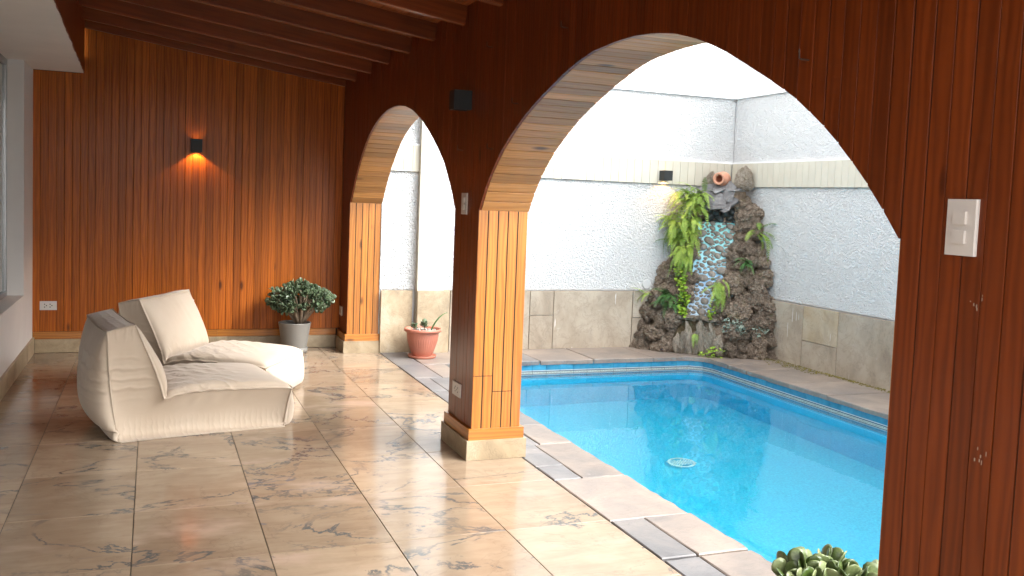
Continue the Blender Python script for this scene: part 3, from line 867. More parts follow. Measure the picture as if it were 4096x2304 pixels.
def plate(name, M, w, h, label, cat, kind, group):
    o = empty(name, M, label, cat, group)
    V, F = prism(w, .009, -h / 2, h / 2, .003); V = [(v[0] - w / 2, v[1], v[2]) for v in V]
    part('plate', V, [f for f in F], M_SWITCH, o, M)
    if kind == 'switch':
        for dz in (.17, -.17):
            MB().box((-w * .20, .0092, h * dz - h * .115), (w * .20, .0165, h * dz + h * .115)).build('rocker', M_SWITCH, o, M)
    else:
        for dx in (-.16, .16):
            hb = MB()
            for (a, b) in ((-.05, .16), (-.05, -.16), (.055, 0)):
                cx, cz = w * (dx + a), h * b
                hb.tube([(cx, .0085, cz), (cx, .0096, cz)], .0055, 8)
            hb.build('socket', M_HOLE, o, M)
    return o
AX = lambda y, z: frame((XF - .0012, y, z), (0, 1, 0), (-1, 0, 0), (0, 0, 1))
BX = lambda x, z: frame((x, 9.6995, z), (1, 0, 0), (0, -1, 0), (0, 0, 1))
plate('light_switch', AX(1.719, 1.577), .092, .137, 'white double light switch on the dark plank pier in the foreground', 'light switch', 'switch', 'white switches and sockets')
plate('light_switch', AX(5.612, 1.567), .105, .134, 'white light switch on the middle pier, level with the arch springing', 'light switch', 'switch', 'white switches and sockets')
plate('wall_socket', AX(5.637, .379), .160, .086, 'white double socket low on the middle pier near the plinth', 'wall socket', 'socket', 'white switches and sockets')
plate('wall_socket', AX(9.60, .392), .125, .09, 'white socket low on the shaded far pier beside the grey pot', 'wall socket', 'socket', 'white switches and sockets')
plate('wall_socket', BX(-.891, .446), .144, .083, 'white double socket at the left end of the orange plank wall', 'wall socket', 'socket', 'white switches and sockets')
plate('wall_socket', BX(.328, .458), .144, .083, 'white socket on the plank wall half hidden behind the rear bean bag', 'wall socket', 'socket', 'white switches and sockets')

# ------------------------------------------------------------------ bean bags: canvas panels sewn flat, then filled and settled
def bag_mesh(seed, fill=1.0):
    rng = np.random.RandomState(seed)
    P = np.array([(0, 0), (-.075, .80), (.083, .835), (.287, .350), (1.088, .312), (1.038, 0)])
    W = .84; cnt = [20, 12, 20, 28, 12, 28]; nv = 26
    ring = []; c = []
    for i in range(6):
        c.append(len(ring))
        for j in range(cnt[i]): ring.append(P[i] + (P[(i + 1) % 6] - P[i]) * j / cnt[i])
    R = len(ring); V = []; vid = {}; F = []
    def put(key, p):
        if key not in vid: vid[key] = len(V); V.append(p)
        return vid[key]
    for k in range(nv + 1):
        for i in range(R): put(('r', i, k), (ring[i][0], W * k / nv, ring[i][1]))
    for k in range(nv):
        for i in range(R): F.append((vid[('r', i, k)], vid[('r', (i + 1) % R, k)], vid[('r', (i + 1) % R, k + 1)], vid[('r', i, k + 1)]))
    n1, n2, n3 = 20, 12, 28
    for side, k in ((0, 0), (1, nv)):
        yv = W * k / nv
        rid = lambda i: vid[('r', i % R, k)]
        diag = [None] * (n2 + 1)
        for j in range(n2 + 1):
            if j == 0: diag[j] = rid(c[0])
            elif j == n2: diag[j] = rid(c[3])
            else:
                p = P[0] + (P[3] - P[0]) * j / n2; diag[j] = put(('d', side, j), (p[0], yv, p[1]))
        def coons(bot, top, left, right, tg):
            na, nb = len(bot) - 1, len(left) - 1; g = [[None] * (nb + 1) for _ in range(na + 1)]
            q = lambda i: np.array(V[i])
            for a in range(na + 1):
                for b in range(nb + 1):
                    if b == 0: g[a][b] = bot[a]
                    elif b == nb: g[a][b] = top[a]
                    elif a == 0: g[a][b] = left[b]
                    elif a == na: g[a][b] = right[b]
                    else:
                        s, t = a / na, b / nb
                        p = (1 - t) * q(bot[a]) + t * q(top[a]) + (1 - s) * q(left[b]) + s * q(right[b]) - ((1 - s) * (1 - t) * q(bot[0]) + s * (1 - t) * q(bot[-1]) + (1 - s) * t * q(top[0]) + s * t * q(top[-1]))
                        g[a][b] = put((tg, side, a, b), tuple(p))
            for a in range(na):
                for b in range(nb):
                    f = (g[a][b], g[a][b + 1], g[a + 1][b + 1], g[a + 1][b]); F.append(f if side == 0 else f[::-1])
        coons(diag, [rid(c[1] + j) for j in range(n2 + 1)], [rid(c[0] + j) for j in range(n1 + 1)], [rid(c[3] - j) for j in range(n1 + 1)], 'A')
        coons([rid(R - j) for j in range(n3 + 1)], [rid(c[3] + j) for j in range(n3 + 1)], diag, [rid(c[5] - j) for j in range(n2 + 1)], 'B')
    X = np.array(V, float); X0 = X.copy(); Fq = np.array(F)
    def vol(X):
        a, b, c_, d = (X[Fq[:, i]] for i in range(4))
        return (np.einsum('ij,ij->i', a, np.cross(b, c_)) + np.einsum('ij,ij->i', a, np.cross(c_, d))).sum() / 6
    if vol(X) < 0: Fq = Fq[:, ::-1].copy()
    E = set(); D = set()
    for f in Fq:
        for i in range(4): E.add((min(f[i], f[(i + 1) % 4]), max(f[i], f[(i + 1) % 4])))
        D.add((f[0], f[2])); D.add((f[1], f[3]))
    A = np.vstack([np.array(sorted(E)), np.array(sorted(D))]); wA = np.r_[np.ones(len(E)), np.full(len(D), .6)]
    mid = (X0[A[:, 0]] + X0[A[:, 1]]) / 2; ph = rng.rand(6) * 6
    seat = np.clip((mid[:, 0] - .3) * 3, 0, 1) * np.clip((mid[:, 2] - .2) * 8, 0, 1)
    sl = 1.02 + .012 * np.sin(mid[:, 0] * 17 + ph[0]) * np.sin(mid[:, 1] * 15 + ph[1]) + .012 * np.sin(mid[:, 2] * 21 + ph[2] + mid[:, 0] * 8) + .028 * seat
    rest = np.linalg.norm(X0[A[:, 0]] - X0[A[:, 1]], axis=1) * sl
    N = len(X); Tt = []; TL = []
    for k in range(nv + 1):
        for dj in (-1, 0, 1):
            a, b = vid[('r', c[3] + dj, k)], vid[('r', 3, k)]
            Tt.append((a, b)); TL.append(np.linalg.norm(X0[a] - X0[b]) * (.93 + .02 * abs(dj)))
    Tt = np.array(Tt); TL = np.array(TL)
    deg = np.bincount(A.ravel(), minlength=N).astype(float)
    def scat(idx, val):
        return np.stack([np.bincount(idx, weights=val[:, j], minlength=N) for j in range(3)], 1)
    memw = (.005 + .016 * np.clip((X0[:, 0] - .28) * 4, 0, 1) * np.clip((X0[:, 2] - .22) * 10, 0, 1))[:, None]
    v = np.zeros_like(X); X = X + rng.normal(0, .004, X.shape); V0 = vol(X0) * fill
    for it in range(380):
        a, b, c_, d = (X[Fq[:, i]] for i in range(4))
        nrm = np.cross(c_ - a, d - b) / 2; cen = (a + b + c_ + d) / 4
        pr = max(0, V0 - vol(X)) * 40 + .12 + 1.1 * np.clip(.7 - cen[:, 2], 0, 1)
        f = nrm * np.reshape(pr, (-1, 1)) / 4
        acc = sum(scat(Fq[:, i], f) for i in range(4))
        v = v * .90 + acc * 1.05; v[:, 2] -= .0005
        v += (X0 - X) * memw
        X = X + v; Xp = X.copy()
        for _ in range(6):
            dv = X[A[:, 1]] - X[A[:, 0]]; l = np.linalg.norm(dv, axis=1) + 1e-9
            e = (l - rest) / l; cor = dv * (e * np.where(e > 0, .5, .06) * wA)[:, None]
            X = X + (scat(A[:, 0], cor) - scat(A[:, 1], cor)) / deg[:, None] * 2.4
            dv = X[Tt[:, 1]] - X[Tt[:, 0]]; l = np.linalg.norm(dv, axis=1) + 1e-9
            cor = dv * (np.maximum(0, l - TL) / l * .4)[:, None]
            X = X + scat(Tt[:, 0], cor) - scat(Tt[:, 1], cor) * .3
            X[:, 2] = np.maximum(X[:, 2], .002)
        v += X - Xp
        np.clip(v, -.01, .01, out=v)
    # creases pressed into the cloth: horizontal folds low on the back, fan of folds beside the seat joint
    nv_ = np.zeros_like(X)
    a, b, c_, d = (X[Fq[:, i]] for i in range(4)); nn = np.cross(c_ - a, d - b)
    for i in range(4): nv_ += scat(Fq[:, i], nn)
    nv_ /= np.linalg.norm(nv_, axis=1, keepdims=True) + 1e-9
    x_, y_, z_ = X[:, 0], X[:, 1], X[:, 2]
    w1 = np.clip(1 - np.abs(z_ - .40) / .22, 0, 1) * np.clip(1 - np.maximum(0, x_ - .05) / .22, 0, 1) * (x_ < .30) * (np.minimum(y_, W - y_) < .5)
    fold = np.abs(np.sin(z_ * 46 + x_ * 5 + np.sin(y_ * 7 + ph[3]) * .8)) ** .6
    X = X + nv_ * (w1 * (fold - .6) * .011)[:, None]
    w2 = np.clip(1 - np.hypot(x_ - .48, (z_ - .32) * 1.5) / .38, 0, 1) * (nv_[:, 2] > .4)
    X = X + nv_ * (w2 * (np.abs(np.sin(x_ * 30 + y_ * 13 + 2 * np.sin(y_ * 6))) ** .7 - .6) * .022)[:, None]
    X[:, 2] = np.maximum(X[:, 2], .002)
    lines = []
    for k in (0, nv):
        lines.append([X[vid[('r', i % R, k)]] for i in range(c[0], c[5] + 13)])
    for ci in (1, 2, 4):
        lines.append([X[vid[('r', c[ci], k)]] for k in range(nv + 1)])
    return X, Fq, lines

def bean_bag(M, seed, label, fill):
    o = empty('bean_bag', M, label, 'bean bag', 'cream bean bag loungers')
    X, Fq, lines = bag_mesh(seed, fill)
    b = part('cover', X.tolist(), Fq.tolist(), M_FABRIC, o, M, True)
    sm = b.modifiers.new('smooth', 'SUBSURF'); sm.levels = sm.render_levels = 1
    ctr = X.mean(0)
    for ln in lines:
        P = [Vector(p) + (Vector(p) - Vector(ctr)).normalized() * .001 for p in ln]
        mb = MB(); mb.tube(P, .0042, 6); mb.build('piping', M_PIPING, o, M, True)
bean_bag(T(-.166, 6.198, 0) @ RZ(rad(11)), 3, 'front cream canvas bean bag lounger, nearest to the camera on the stone floor', 1.10)
bean_bag(T(-.154, 7.663, 0) @ RZ(rad(-27)), 8, 'rear cream canvas bean bag lounger turned towards the pool, behind the other', 1.10)

# ------------------------------------------------------------------ potted plants
def leaf_mesh(name, mat, prof, th=.10, cup=.10, n=6):
    V = []; F = []
    for s, w in prof:
        for k in range(n):
            a = 2 * math.pi * k / n
            V.append((w * math.cos(a), s, th * (w / .42 * .8 + .2) * math.sin(a) * .5 + cup * (s * s) - cup * .3 * (w * math.cos(a)) ** 2 * -4))
    m = len(prof)
    for i in range(m - 1):
        for k in range(n): F.append((i * n + k, i * n + (k + 1) % n, (i + 1) * n + (k + 1) % n, (i + 1) * n + k))
    F.append(tuple((m - 1) * n + k for k in range(n))); F.append(tuple(range(n))[::-1])
    F = [f[::-1] for f in F]
    return mesh(name, V, F, mat, True)
OBO = [(0, .06), (.18, .13), (.42, .27), (.66, .37), (.84, .33), (.95, .20), (1.0, .05)]
def aim(p, d, up=None, s=1.0, roll=0.0):
    """frame with local y along d"""
    d = Vector(d).normalized(); u = Vector(up) if up is not None else Vector((0, 0, 1))
    x = d.cross(u)
    if x.length < .05: x = d.cross(Vector((1, 0, 0)))
    x.normalize(); z = x.cross(d)
    return frame(p, x * 1, d, z) @ Matrix.Rotation(roll, 4, 'Y') @ Matrix.Scale(s, 4)
def branches(mb, root, tips, r0):
    root = Vector(root)
    for tp in tips:
        tp = Vector(tp); m1 = root.lerp(tp, .35) + Vector((random.uniform(-.02, .02), random.uniform(-.02, .02), .035)); m2 = root.lerp(tp, .7) + Vector((0, 0, .03))
        mb.tube([root, m1, m2, tp], [r0, r0 * .62, r0 * .45, r0 * .25], 7)
def jade(o, M, c, rx, ry_, rz, nros, lsize, mat, trunk_at, r0, flat_bottom=-.55, per=(5, 8), extra=0):
    lm = leaf_mesh('jade_leaf', mat, OBO, .11, .12)
    tips = []; k = 0
    while len(tips) < nros:
        k += 1
        u = random.uniform(-1, 1); a = random.uniform(0, 2 * math.pi); q = math.sqrt(1 - u * u)
        d = Vector((q * math.cos(a), q * math.sin(a), u))
        if d.z < flat_bottom: continue
        rr = random.choice((1.0, 1.0, .95, .72)) * random.uniform(.9, 1.06)
        p = Vector((c[0] + d.x * rx * rr, c[1] + d.y * ry_ * rr, c[2] + d.z * rz * rr))
        if any((p - t[0]).length < lsize * .5 for t in tips) and k < 4000: continue
        tips.append((p, d))
    mb = MB(); branches(mb, trunk_at, [p - d * lsize * .3 for p, d in tips[::2]], r0)
    mb.build('trunk', M_BARK, o, M, True)
    cnt = 0; ex = MB()
    def loose(Mx):
        n0 = len(ex.V); ex.V += [tuple(Mx @ v.co) for v in lm.vertices]; ex.F += [tuple(i + n0 for i in f.vertices) for f in lm.polygons]
    random.shuffle(tips)
    for p, d in tips:
        n = random.randint(*per); a0 = random.random() * 6
        b1 = d.orthogonal().normalized(); b2 = d.cross(b1)
        for i in range(n):
            a = a0 + i * 2.4; el = random.uniform(.15, 1.1) if i > 1 else random.uniform(1.0, 1.4)
            ld = (b1 * math.cos(a) + b2 * math.sin(a)) * math.cos(el) + d * math.sin(el) + Vector((0, 0, .25))
            Mx = aim(p + d * random.uniform(-.3, .1) * lsize, ld, d, lsize * random.uniform(.72, 1.15), random.uniform(-.5, .5))
            if cnt < 300: add('leaf', lm, o, M @ Mx); cnt += 1
            else: loose(Mx)
    for i in range(extra):
        p, d = random.choice(tips); q = p - d * lsize * random.uniform(.3, 1.3)
        loose(aim(q, d + Vector((random.uniform(-1, 1), random.uniform(-1, 1), random.uniform(-.6, .8))), None, lsize * random.uniform(.6, 1.0), random.uniform(-1, 1)))
    if ex.V: tag(ex.build('inner_leaves', mat, o, M, True), kind='stuff')

GP = T(1.338, 9.40, 0)
gp = empty('potted_jade_plant', GP, 'bushy dark green jade plant in a grey pot against the plank wall', 'potted plant')
mb = MB(); mb.lathe([(.112, .018), (.120, .05), (.158, .298), (.160, .304), (.155, .306), (.150, .300), (.144, .262)], 40); mb.build('pot', M_GREYPOT, gp, GP, True)
mb = MB(); mb.lathe([(.108, 0), (.128, .003), (.133, .056), (.127, .057), (.123, .01)], 40); mb.build('saucer', M_GREYPOT, gp, GP, True)
mb = MB(); mb.lathe([(.145, .262), (.10, .272), (.0, .278)], 24, cap0=False); mb.build('soil', M_SOIL, gp, GP, True)
jade(gp, GP, (.045, 0, .535), .285, .20, .145, 120, .060, M_JADE, (.045, 0, .27), .024, -.75, (5, 7), 700)

JP = T(2.415, 2.79, 0)
jp = empty('potted_jade_plant', JP, 'grey green jade plant with large leaves in the foreground at the pool edge', 'potted plant')
mb = MB(); mb.lathe([(.08, .0), (.09, .01), (.125, .125), (.138, .127), (.138, .150), (.124, .150), (.118, .12)], 36); mb.build('pot', M_TERRA, jp, JP, True)
mb = MB(); mb.lathe([(.119, .12), (.0, .132)], 24, cap0=False); mb.build('soil', M_SOIL, jp, JP, True)
jade(jp, JP, (.015, 0, .135), .155, .16, .095, 40, .096, M_JADE_F, (0, 0, .10), .016, -.3, (4, 6), 60)

TP = T(2.530, 8.94, 0)
tp = empty('terracotta_planter', TP, 'ribbed terracotta coloured pot on a saucer with three small succulents', 'potted plant')
def rib(a, z, i):
    if .05 < z < .205: return .0034 * abs(math.sin(a * 19)) * min(1, (.21 - z) / .03)
    if .206 < z < .222: return .0022 * math.sin(a * 40)
    return 0
mb = MB(); prof = [(.094, .022)] + [(.098 + .062 * math.sin((z - .03) / .225 * 1.45), z) for z in [.03 + .225 * k / 22 for k in range(23)]] + [(.160, .26)]
mb.lathe(prof, 152, rib); mb.build('pot', M_TERRA, tp, TP, True)
mb = MB(); mb.lathe([(.158, .258), (.180, .262), (.188, .272), (.187, .290), (.178, .294), (.163, .290), (.158, .26), (.152, .24)], 60, cap0=False); mb.build('rim', M_TERRA, tp, TP, True)
mb = MB(); mb.lathe([(.125, 0), (.134, .004), (.142, .026), (.138, .028), (.13, .012), (.09, .010), (.0, .010)], 48); mb.build('saucer', M_TERRA, tp, TP, True)
mb = MB(); mb.lathe([(.157, .262), (.0, .268)], 24, cap0=False); mb.build('soil', M_SOIL, tp, TP, True)
import bmesh
def ico(sub):
    bm = bmesh.new(); bmesh.ops.create_icosphere(bm, subdivisions=sub, radius=1.0)
    V = [v.co.copy() for v in bm.verts]; F = [tuple(v.index for v in f.verts) for f in bm.faces]; bm.free(); return V, F
IV1, IF1 = ico(2)
def pebble_mesh(name, mat, seed, amp=.25):
    off = Vector((seed * 3.7, seed * 1.3, 0))
    V = [v * (1 + amp * noise.noise(v * 1.1 + off)) for v in IV1]
    return mesh(name, V, IF1, mat, True)
GRV = [pebble_mesh('gravel_stone', M_GRAVEL, i + 20) for i in range(3)]
for i in range(46):
    a = random.random() * 6.28; r = .14 * math.sqrt(random.random()); s = random.uniform(.010, .02)
    add('gravel_stone', GRV[i % 3], tp, TP @ T(r * math.cos(a), r * math.sin(a), .27) @ Matrix.Rotation(random.random() * 3, 4, (1, 1, .3)) @ Matrix.Diagonal((s, s * .8, s * .6, 1)))
SL_ = leaf_mesh('succulent_leaf', M_JADE, OBO, .14, .10)
for (cx, cy, hh, nn, ls) in ((-.095, -.03, .05, 9, .052), (.005, -.03, .075, 12, .058)):
    mb = MB(); mb.tube([(cx, cy, .26), (cx + .003, cy, .26 + hh)], [.006, .004], 6); mb.build('stem', M_BARK, tp, TP, True)
    for i in range(nn):
        a = i * 2.4; z = .27 + hh * (.35 + .65 * i / nn)
        add('leaf', SL_, tp, TP @ aim((cx, cy, z), (math.cos(a), math.sin(a), .5 + i * .05), None, ls * random.uniform(.8, 1.1)))
# the one long strap leaf
mb = MB(); V = []; F = []
for k in range(13):
    s = k / 12; px = .07 + .165 * s ** 1.25; pz = .27 + .185 * math.sin(s * 1.45); w = .0105 * (1 - s ** 3) + .001
    V += [(px + w * .5, -.045 - w, pz - .002), (px, -.045, pz + .003), (px - w * .3, -.045 + w, pz - .001), (px, -.045, pz - .004)]
for k in range(12):
    for j in range(4): F.append((4 * k + j, 4 * k + (j + 1) % 4, 4 * k + 4 + (j + 1) % 4, 4 * k + 4 + j))
part('strap_leaf', V, F, M_FERN_D, tp, TP, True)

# ------------------------------------------------------------------ rock fountain in the corner
TT = Vector((math.sqrt(.5), -math.sqrt(.5), 0)); NN = Vector((-math.sqrt(.5), -math.sqrt(.5), 0)); FC = Vector((6.282, 9.262, 0))
def FP(t, d, z): return FC + TT * t + NN * d + Vector((0, 0, z))
fo = empty('rock_fountain', Matrix.Translation(FP(0, .5, 0)), 'corner waterfall of rough brown rocks with a turquoise pebble chute', 'fountain')
def lerp_tab(tab, z):
    for (z0, *a), (z1, *b) in zip(tab, tab[1:]):
        if z <= z1:
            f = max(0, (z - z0) / (z1 - z0)); return [p + (q - p) * f for p, q in zip(a, b)]
    return list(tab[-1][1:])
#        z    left  right front
PROF = [(0, .87, .71, 1.00), (.30, .80, .68, .96), (.55, .72, .64, .84), (.90, .60, .575, .68), (1.25, .46, .46, .54), (1.55, .33, .36, .47), (1.86, .26, .28, .42)]
V = []; F = []; ns = 9
zs = [0, .2, .4, .6, .8, 1.0, 1.2, 1.4, 1.6, 1.80]
for z in zs:
    wl, wr, fr_ = lerp_tab(PROF, z); wl -= .09; wr -= .09; fr_ -= .11
    for k in range(ns):
        u = k / (ns - 1); t = -wl + (wl + wr) * u; e = abs(2 * u - 1)
        dd = fr_ * (1 - e ** 2.2) + (wl if u < .5 else wr) * e ** 2.2
        V.append(FP(t, dd, z))
    V.append(FP(0, .02, z))
m = ns + 1
for i in range(len(zs) - 1):
    for k in range(m): F.append((i * m + k, i * m + (k + 1) % m, (i + 1) * m + (k + 1) % m, (i + 1) * m + k))
F.append(tuple((len(zs) - 1) * m + k for k in range(m)))
part('mortar_core', V, F, M_ROCK, fo)
IV3, IF3 = ico(4)
def rock_mesh(name, mat, seed, amp=.45, sharp=1.0, sub=True):
    off = Vector((seed * 5.1, seed * 2.3, seed * .7)); Vv = []
    for v in IV3:
        n_ = noise.fractal(v * 1.5 + off, .9, 2.1, 4) * amp * 1.3
        n_ += (abs(noise.noise(v * 4.3 + off)) - .25) * .42 * sharp
        n_ += (abs(noise.noise(v * 9.5 + off)) - .25) * .28 * sharp
        Vv.append(v * (1 + n_ * .62))
    return mesh(name, Vv, IF3, mat, False)
RKS = [rock_mesh('rock', M_ROCK, i) for i in range(5)]
RKP = [rock_mesh('pale_rock', M_ROCK_P, i + 9, .35) for i in range(3)]
def rot():
    return Matrix.Rotation(random.random() * 6.28, 4, 'Z') @ Matrix.Rotation(random.random() * 6.28, 4, 'X')
def put_rock(me, t, d, z, s, R=None, name='rock'):
    if not hasattr(s, '__len__'): s = (s * random.uniform(.85, 1.2), s * random.uniform(.85, 1.2), s * random.uniform(.75, 1.1))
    return add(name, me, fo, Matrix.Translation(FP(t, d, z)) @ (R if R is not None else rot()) @ Matrix.Diagonal((s[0], s[1], s[2], 1)))
def chan(z):
    """centre and half width of the chute at height z, and its distance from the corner"""
    f = (1.50 - z) / 1.08
    return -.035 - .065 * f, .195 - .075 * f, .40 + .44 * f ** 1.25
z = .03
while z < 1.72:
    wl, wr, fr_ = lerp_tab(PROF, z); tc, hw, cd = chan(min(max(z, .42), 1.5))
    if z < .40: tc, hw = -.075, .27
    for sg in (-1, 1):
        w = wl if sg < 0 else wr
        e0 = abs(tc + sg * hw) + .02 if sg * (tc + sg * hw) > 0 else .02
        span = w - e0; n_ = max(1, round(span / .105))
        for k in range(n_):
            u = (k + .5) / n_; t = sg * (e0 + span * u); e = (abs(t) / w)
            dd = fr_ * (1 - e ** 2.4) + w * e ** 2.4
            put_rock(random.choice(RKS), t + random.uniform(-.02, .02), dd - .045 + random.uniform(-.02, .03), z + random.uniform(-.045, .045), random.choice((.058, .07, .085, .105)))
    z += .105
# upright pale stones under the lip
for t, h, w in ((-.33, .17, .055), (-.27, .24, .05), (-.205, .30, .042), (-.145, .22, .045), (-.085, .33, .045), (-.02, .26, .05), (.05, .30, .055), (.12, .19, .055), (-.24, .12, .05), (.0, .13, .05)):
    put_rock(random.choice(RKP), t + .02, .93 + random.uniform(-.03, .05), h * .5 + random.uniform(-.01, .03), (w, w * .8, h * .62), Matrix.Rotation(random.uniform(-.18, .18), 4, 'X') @ Matrix.Rotation(random.uniform(-.18, .18), 4, 'Y') @ RZ(random.random() * 6), 'upright_stone')
# chute
V = []; F = []; nu, nz = 9, 30
for j in range(nz + 1):
    z = 1.44 - 1.03 * j / nz; tc, hw, cd = chan(min(z, 1.5))
    for i in range(nu + 1):
        u = -1 + 2 * i / nu
        V.append(FP(tc + (hw + .03) * u, cd + .035 * u * u + .012 * noise.noise(Vector((u * 3, z * 9, 0))), z))
for j in range(nz):
    for i in range(nu): F.append((j * (nu + 1) + i, (j + 1) * (nu + 1) + i, (j + 1) * (nu + 1) + i + 1, j * (nu + 1) + i + 1))
part('chute', V, F, M_CHANNEL, fo, None, True)
PB = [pebble_mesh('pebble', M_PEBBLE, i) for i in range(6)]
placed = []; tries = 0
while len(placed) < 120 and tries < 20000:
    tries += 1
    z = random.uniform(.43, 1.43); tc, hw, cd = chan(z); u = random.uniform(-.98, .98); t = tc + hw * u
    s = random.uniform(.022, .064) * (1 if tries < 3000 else .7)
    if any(((t - a) ** 2 / 1.15 + (z - b) ** 2 * 1.5) ** .5 < (s + r) * .90 for a, b, r in placed): continue
    placed.append((t, z, s))
    Mx = frame(FP(t, cd + .0 + .035 * u * u, z), tuple(-TT), tuple((NN + Vector((0, 0, .42))).normalized()), tuple((Vector((0, 0, 1)) - NN * -.42 * -1).normalized()))
    add('pebble', random.choice(PB), fo, Mx @ Matrix.Rotation(random.uniform(-.6, .6), 4, 'Y') @ Matrix.Diagonal((s * 1.15, s * .38, s * .8, 1)))
M_SPOUTSTONE = slate('black_spout_stone', ((.02, .025, .025), (.05, .055, .055), (.10, .13, .13)), .4, .4, 8)  # near-black stone colour for the spout
DB = [pebble_mesh('spout_stone', M_SPOUTSTONE, i + 40, .4) for i in range(3)]
# dark boulders in the spout, under the slate cap
for t, z, s in ((-.15, 1.50, .07), (-.04, 1.48, .06), (.07, 1.50, .055), (.14, 1.46, .06), (-.20, 1.44, .05), (.02, 1.55, .07), (-.10, 1.56, .07), (.11, 1.56, .06), (-.09, 1.43, .05), (.03, 1.42, .055)):
    put_rock(random.choice(DB), t, .37, z, (s, s * .7, s * .9), None, 'spout_stone')
# slate cap
def slab_mesh(seed):
    rs = random.Random(seed); bm = bmesh.new()
    for i in range(13):
        a = rs.random() * 6.28; r = rs.uniform(.75, 1.05); bm.verts.new((r * math.cos(a), r * math.sin(a) * .8, rs.choice((-1, 1)) * rs.uniform(.14, .2)))
    bmesh.ops.convex_hull(bm, input=bm.verts)
    bmesh.ops.bevel(bm, geom=bm.edges[:], offset=.02, segments=1, affect='EDGES')
    me = bpy.data.meshes.new('slate'); bm.to_mesh(me); bm.free(); me.materials.append(M_SLATE); return me
SLM = [slab_mesh(i) for i in range(5)]
for i, (t, d, z, s, tx, ty) in enumerate(((-.14, .44, 1.755, .135, 1.15, -.25), (.05, .45, 1.775, .125, 1.2, .3), (-.05, .50, 1.69, .115, 1.0, .05), (.10, .49, 1.66, .10, 1.05, .35), (-.17, .47, 1.65, .09, 1.0, -.4),
                                          (-.03, .55, 1.625, .085, .55, .05), (.06, .54, 1.61, .075, .5, .25), (-.10, .52, 1.61, .07, .5, -.2), (-.02, .42, 1.83, .11, .5, 0), (.12, .42, 1.82, .09, .4, .2), (-.16, .40, 1.82, .08, .5, -.2))):
    Mx = frame(FP(t, d, z), tuple(-TT), tuple(NN), (0, 0, 1)) @ Matrix.Rotation(-tx, 4, 'X') @ Matrix.Rotation(ty, 4, 'Y') @ RZ(i * 1.3)
    add('slate', SLM[i % 5], fo, Mx @ Matrix.Diagonal((s * 1.22, s * 1.22, s * .8, 1)))
# lip of the chute
for t, s in ((-.31, .055), (-.24, .06), (-.16, .065), (-.08, .06), (.0, .06), (.05, .05)):
    put_rock(random.choice(RKP), t, .90 + random.uniform(-.015, .02), .395 + random.uniform(-.012, .012), (s, s * .9, s * .5), RZ(random.random() * 6), 'lip_stone')
for t, z, d, s in ((.20, 1.955, .35, (.085, .07, .125)), (.25, 1.88, .36, (.07, .06, .08)), (-.165, 1.925, .36, (.05, .045, .085)), (.17, 1.86, .40, (.08, .06, .05))):
    put_rock(random.choice(RKP), t, d, z, s, RZ(random.random() * 6), 'crown_rock')
# little clay jar lying on the cap
JM = frame(FP(-.03, .47, 1.935), tuple(-TT), (0, 0, -1), tuple((NN * .97 + TT * -.10 + Vector((0, 0, .05))).normalized()))
JM = aim(FP(-.03, .36, 1.932), NN * .98 - TT * .18) @ Matrix.Rotation(-math.pi / 2, 4, 'X')
mb = MB(); mb.lathe([(.0, -.09), (.05, -.085), (.08, -.045), (.086, .0), (.078, .045), (.056, .08), (.050, .095), (.066, .115), (.070, .122), (.062, .127), (.044, .124), (.040, .10), (.05, .06), (.05, .0), (.0, -.03)], 36, cap0=False)
tag(mb.build('clay_jar', M_CLAY, None, JM, True), 'small terracotta jar lying on its side on top of the rock fountain', 'jar')

# ------------------------------------------------------------------ ferns and creepers on the rocks
def frond_mesh(name, mat, npair, wid, droop, up, wavy=0.0, seed=0):
    rs = random.Random(seed); V = []; F = []
    def pt(s): return Vector((math.sin(s * 2.2 + seed) * .05 * s, s * (1 - .22 * droop * s), up * s - droop * s * s))
    for i in range(npair):
        s = .10 + .88 * i / npair
        p = pt(s); q = pt(min(1, s + .02)); tdir = (q - p).normalized(); sd = tdir.cross(Vector((0, 0, 1))).normalized()
        L = wid * (math.sin(min(1, s * 1.9 + .28) * math.pi / 2) if s < .4 else 1.0) * (1 - max(0, s - .45) / .58) ** .8 + .012
        for sg in (-1, 1):
            e = p + sd * sg * L * rs.uniform(.85, 1.1) + tdir * L * .28 + Vector((0, 0, -L * rs.uniform(.05, .45)))
            w = .27 / npair
            m1 = p.lerp(e, .55)
            n_ = len(V); V += [p - tdir * w * .8, p + tdir * w * .8, m1 + tdir * w, e, m1 - tdir * w]
            F.append((n_, n_ + 1, n_ + 2, n_ + 3, n_ + 4) if sg > 0 else (n_ + 4, n_ + 3, n_ + 2, n_ + 1, n_))
    mb = MB(); mb.V = [tuple(v) for v in V]; mb.F = F
    mb.tube([pt(k / 8) for k in range(9)], [.009 * (1 - .8 * k / 8) for k in range(9)], 4)
    return mesh(name, mb.V, mb.F, mat)
def frond_set(mat, npair, wid): return [frond_mesh('frond', mat, npair, wid, dr, up, 0, i) for i, (dr, up) in enumerate(((.55, .45), (.95, .60), (1.25, .55), (.75, .2), (1.0, .1)))]
FR_B = frond_set(M_FERN, 17, .125); FR_D = frond_set(M_FERN_D, 13, .14)
